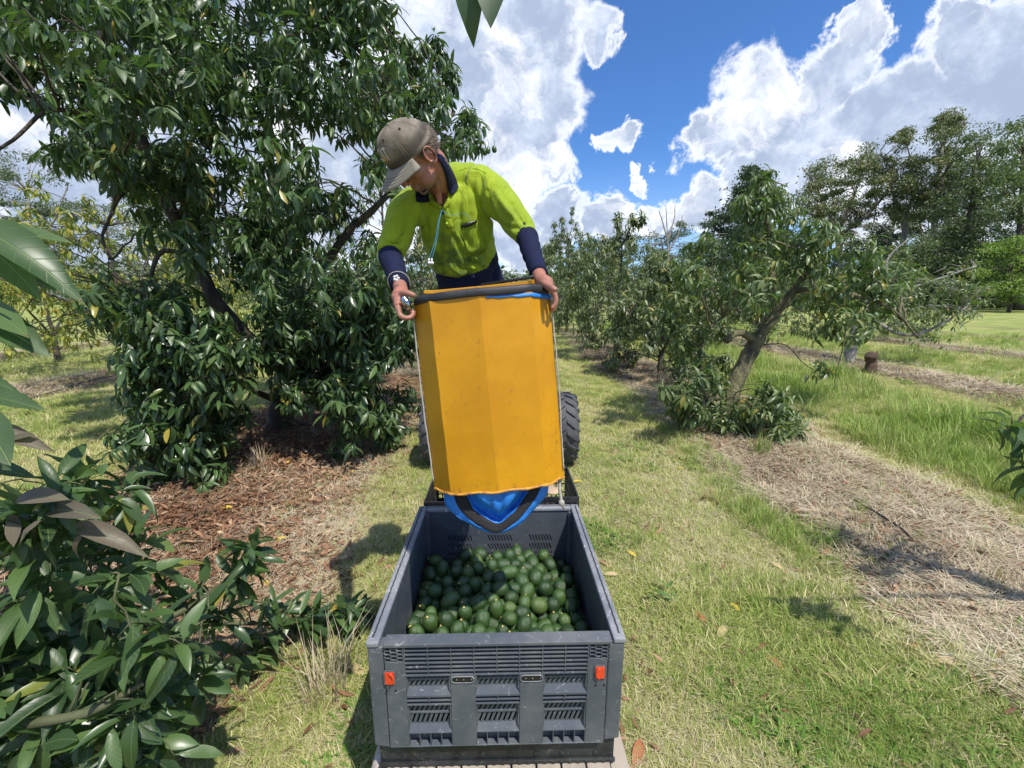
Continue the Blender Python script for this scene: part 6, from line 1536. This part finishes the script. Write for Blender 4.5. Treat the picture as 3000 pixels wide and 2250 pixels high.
# ---- foliage close to the camera
rs = random.Random(41)
ft = plant('avocado_tree', Vector((-2.75, 1.55, 0)), 'avocado tree at the lower left whose big glossy leaves reach close to the bin', 'tree')
trk = [([(-2.75, 1.55, -.1), (-2.7, 1.6, .5), (-2.6, 1.7, 1.2), (-2.7, 1.8, 2.4), (-2.6, 1.8, 3.2)], .12, .06), ([(-2.7, 1.6, .5), (-2.1, 1.6, .55), C(250, 1850, 1.7), C(520, 1800, 1.9), C(740, 1640, 2.0)], .035, .008),
       ([(-2.7, 1.6, .3), (-2.2, 1.9, .3), C(560, 1830, 2.4), C(850, 1830, 2.5), C(1050, 1850, 2.55)], .03, .006), ([(-2.65, 1.65, .9), (-2.1, 1.3, 1.0), C(60, 1600, 1.45), C(260, 1480, 1.5)], .03, .008),
       ([(-2.7, 1.6, .6), (-1.9, 1.1, .7), C(200, 2100, 1.25), C(420, 2000, 1.3)], .03, .008), ([(-2.65, 1.75, 1.6), (-1.9, 1.3, 1.75), C(-160, 760, 1.15)], .02, .007),
       ([(-2.6, 1.8, 3.0), (-1.6, 1.4, 3.1), (-.6, .9, 2.95), C(1380, -260, .80)], .03, .005)]
bl = []
NP = [(-100, 1480), (120, 1400), (330, 1460), (440, 1560), (330, 1720), (560, 1900), (560, 2060), (520, 2300), (-100, 2300)]
for v in samp(NP, 66, rs, 1.25, 1.95, .2): bl.append((v, (.10, .12, .08), 3))
for (x, y, z, n_) in ((730, 1610, 1.95, 3), (690, 1680, 2.0, 3), (560, 1740, 2.0, 3), (480, 1690, 1.9, 2), (640, 1800, 2.05, 3), (760, 1880, 2.3, 3), (840, 1800, 2.5, 3), (930, 1790, 2.55, 4), (1010, 1830, 2.6, 4), (1040, 1870, 2.55, 3), (900, 1880, 2.45, 3), (700, 1930, 2.2, 3), (780, 1760, 2.4, 2),
                      (380, 1440, 1.6, 2), (250, 1400, 1.5, 2), (120, 1500, 1.3, 2), (450, 1960, 1.5, 2), (600, 1960, 1.6, 2)): bl.append((C(x, y, z), (.07, .08, .05), n_))
lv = avo_tree(ft, trk, bl, .142, 81, None, None, M['twig'], 2, 0, 8, .45, 26, .0022)
def leaf_to(a, b, L=None, up=(0, 0, 1)):
    d = (b - a); L = L or d.length; d = d.normalized(); nn = Vector(up) + Vector((0, -.6, 0)); nn = (nn - d * nn.dot(d)).normalized(); return (a, d, nn, L)
for (x0, y0, x1, y1, z) in ((-100, 690, 120, 665, 1.2), (-110, 660, 190, 735, 1.15), (-90, 700, 115, 795, 1.2), (-120, 780, 70, 790, 1.25), (-110, 880, 118, 930, 1.2), (-130, 920, 125, 962, 1.2), (-80, 1120, 20, 1095, 1.2), (-120, 1190, 80, 1310, .95), (-90, 1160, 90, 1160, 1.1), (-60, 1350, 50, 1400, 1.2)):
    lv.append(leaf_to(C(x0, y0, z), C(x1, y1, z - .03)))
for (x0, y0, x1, y1) in ((1335, -170, 1391, 48), (1423, -185, 1454, 52), (1370, -230, 1290, -90), (1385, -250, 1500, -130)):
    lv.append(leaf_to(C(x0, y0, .80), C(x1, y1, .78)))
lf_ = [leaf_to(C(x0, y0, z), C(x1, y1, z - .02)) for (x0, y0, x1, y1, z) in ((40, 1470, 170, 1425, 1.22), (200, 1545, 400, 1555, 1.3), (30, 1500, 60, 1590, 1.25), (130, 1520, 20, 1600, 1.2), (-60, 1330, 45, 1270, 1.1), (250, 1560, 190, 1640, 1.28), (120, 1500, 265, 1470, 1.25), (-80, 1240, 80, 1300, 1.1))]
near_leaves(lf_, M['leaf_flush'], ft, 20, 10)
lv = near_leaves(lv, M['leaf_near'], ft, 288, 10)
joined_leaves('foliage', lv, M['leaf'], ft, 2)
tw_ = MB()
for (x0, y0, x1, y1, z) in ((-160, 760, -60, 690, 1.05), (-160, 760, -80, 860, 1.05), (-160, 760, -100, 1180, 1.05)): tw_.tube([C(x0, y0, 1.15), C(x1, y1, z)], .003, 5)
for (x, y) in ((1335, -190), (1420, -200), (1370, -230)): tw_.tube([C(1380, -260, .8), C(x, y, .8)], .0018, 5)
o = tw_.build('twigs', M['twig'], ft, True, fix=False); o['kind'] = 'stuff'
settle(ft)
# branch reaching in at the right edge
et = plant('avocado_tree', Vector((3.7, 1.9, 0)), 'avocado tree off to the right with one dark leafy branch tip reaching into view', 'tree')
trk = [([(3.7, 1.9, -.1), (3.65, 1.95, .8), (3.7, 2.0, 2.2)], .12, .06), ([(3.66, 1.95, 1.2), (3.1, 1.9, 1.5), C(3060, 1200, 1.95), C(2960, 1260, 1.95)], .02, .004)]
rs = random.Random(4)
bl = [(C(2965, 1245, 1.95), (.05, .06, .04), 2), (C(3010, 1300, 1.98), (.05, .06, .05), 2), (C(3030, 1390, 1.95), (.04, .05, .05), 2), (Vector((3.5, 2.2, 2.2)), (.4, .4, .4), 14)]
lv = avo_tree(et, trk, bl, .15, 91, None, None, M['bark'], 2, 0, 8, .5, 26, .003)
lv = near_leaves(lv, M['leaf_near'], et, 120, 10); joined_leaves('foliage', lv, M['leaf'], et, 1); settle(et)

# ---- small things on the ground
def on_ground(px, py, dz=0.0):
    v = G(px, py); v.z = gz(v.x, v.y) + dz; return v
M['leaf_fallen_y'] = simple('yellow_fallen_leaf', (0.62, 0.45, 0.05), .55, var=.3, scale=40)
M['leaf_fallen_t'] = simple('tan_fallen_leaf', (0.50, 0.38, 0.20), .7, var=.3, scale=40)
M['leaf_fallen_r'] = simple('rusty_fallen_leaf', (0.36, 0.13, 0.05), .7, var=.4, scale=40)
def fallen(px, py, L, rz, mat, label, tilt=.15):
    V, F, UV = TPL[2]; V = V.copy(); V[:, 1] -= .5; V[:, 2] *= .6; me = np_mesh('fallen_leaf', V, F, uv=UV); me.materials.append(mat); me.polygons.foreach_set('use_smooth', [True] * len(F))
    o = link('fallen_leaf', me); o.location = on_ground(px, py, .035); o.scale = (L, L, L); o.rotation_euler = (tilt, -tilt, rz); tag(o, label, 'leaf', 'single fallen leaves')
Y, T_, Rr_ = M['leaf_fallen_y'], M['leaf_fallen_t'], M['leaf_fallen_r']
for a in ((665, 1498, .14, 1.5, Y, 'bright yellow fallen leaf on the brown litter, above the lower left branch tip'), (846, 1365, .11, .4, Y, 'yellow fallen leaf in front of the big tree trunk'), (1030, 1388, .09, 1.0, Y, 'small yellow fallen leaf on the litter left of the tractor wheel'), (820, 1590, .13, 2.2, Y, 'pale yellow fallen leaf on the litter halfway to the bin'),
          (590, 1430, .10, .3, Y, 'yellow fallen leaf beside the hanging foliage on the left'), (1008, 1640, .13, 1.9, T_, 'cream fallen leaf left of the back of the bin'), (780, 1715, .09, .8, Y, 'yellow fallen leaf next to the raised lower left twig'), (640, 1572, .12, 1.2, T_, 'pale green-cream fallen leaf on the left litter'),
          (1045, 1968, .15, .9, T_, 'long tan fallen leaf beside the lower left corner of the bin'), (1692, 1420, .11, 1.6, Y, 'yellow-orange fallen leaf on the grass right of the bucket'), (1850, 1636, .10, .5, Y, 'yellow fallen leaf on the grass right of the bin'), (2152, 1785, .10, .2, Y, 'bright yellow fallen leaf on the grass in the right foreground'),
          (2276, 1660, .13, .3, T_, 'pale curled fallen leaf at the edge of the right mulch strip'), (2115, 1862, .14, 2.3, T_, 'whitish fallen leaf on the grass right of the bin'), (1990, 1380, .09, 1.3, Y, 'yellow fallen leaf on the right mulch near the leaning tree'), (1790, 1695, .12, 1.5, T_, 'straw-coloured fallen leaf next to the right rim of the bin'),
          (2268, 1950, .12, .4, Rr_, 'reddish fallen leaf on the grass in the lower right'), (2050, 1818, .12, .3, Rr_, 'rusty fallen leaf on the grass between bin and right mulch'), (1870, 2215, .15, 2.6, Rr_, 'orange-brown fallen leaf by the lower right corner of the bin'), (2620, 1455, .10, 1.2, Rr_, 'red-brown fallen leaf on the far side of the right mulch'),
          (2560, 1690, .14, 1.9, Rr_, 'dark curled brown leaf on the right mulch strip'), (2780, 1960, .16, 1.4, T_, 'pale fallen leaf at the right mulch edge in the foreground')): fallen(*a)
M['drip'] = simple('black_drip_pipe', (.02, .02, .022), .5, var=.3)
def pipe(px, label, lift=.03, name='irrigation_pipe'):
    pts = [on_ground(x, y, l) for x, y, l in px]; o = MB().tube(curve_pts(pts, 5), .010, 8).build(name, M['drip'], None, True); tag(o, label, 'pipe')
pipe([(2480, 1475, .0), (2500, 1490, .03), (2560, 1530, .04), (2640, 1585, .04), (2690, 1622, .0)], 'black irrigation pipe surfacing from the straw on the right mulch strip')
pipe([(60, 1185, .03), (180, 1150, .04), (300, 1118, .05), (420, 1105, .04), (520, 1100, .03)], 'black irrigation pipe along the mulch row on the far left')
# tufts that stand out
def clump(px, py, s, label, mat, seed, n=70, name='grass_clump', h=(.15, .38)):
    me = blade_mesh(name, n, .10, h[0], h[1], .0028, .45, seed, mat); o = link(name, me); o.location = on_ground(px, py); o.scale = (s,) * 3; tag(o, label, 'grass tuft')
clump(2228, 1345, 1.0, 'tall green grass tuft on the mulch in front of the leaning tree', M['tall'], 301, 90)
clump(2520, 1515, .4, 'short bright grass tuft beside the black pipe on the right mulch', M['tall'], 303, 90)
clump(2440, 1600, .55, 'ragged green tuft at the near edge of the right mulch', M['tall'], 304)
clump(760, 1375, .8, 'dry straw-coloured grass tuft in front of the big tree', M['straw'], 305, 90)
clump(2200, 1262, .8, 'dry brown grass tuft at the foot of the leaning tree', M['straw'], 306, 80)
clump(950, 2040, 1.0, 'tall dry seeding grass beside the lower left branch', M['straw'], 307, 60, h=(.2, .45))
clump(1000, 1980, .9, 'dry grass tuft leaning towards the left side of the bin', M['straw'], 308, 50, h=(.15, .4))
clump(1870, 1600, .4, 'small green grass tuft right of the back rim of the bin', M['tall'], 309)
def seedling(px, py, h, label, seed, mat):
    b0 = on_ground(px, py); e = plant('seedling', b0, label, 'plant'); rs = random.Random(seed); mb = MB(); mb.tube([b0, b0 + Vector((.02, 0, h * .6)), b0 + Vector((.0, .02, h))], .004, 5); mb.build('stem', M['twig'], e, True, fix=False)
    lv = []
    for k in range(3): lv += rosette(b0 + Vector((rs.uniform(-.08, .08), rs.uniform(-.08, .08), h * (.55 + .22 * k))), (0, 0, 1), 6, .12, rs, .2)
    joined_leaves('leaves', lv, mat, e, 1); settle(e)
M['seed'] = leaf_mat('seedling_leaf', (.05, .12, .03), (.08, .17, .04), (.13, .24, .06), 'attr', 0, .5, .3)
seedling(740, 1330, .55, 'light green avocado seedling under the big tree, left of its trunk', 1, M['seed'])
seedling(830, 1290, .4, 'small leafy seedling close to the big tree trunk', 2, M['seed'])
seedling(985, 1345, .12, 'tiny bright green seedling on the litter right of the trunk', 3, M['seed'])
seedling(1935, 1745, .07, 'small broad-leaved weed rosette in the grass right of the bin', 4, M['seed'])
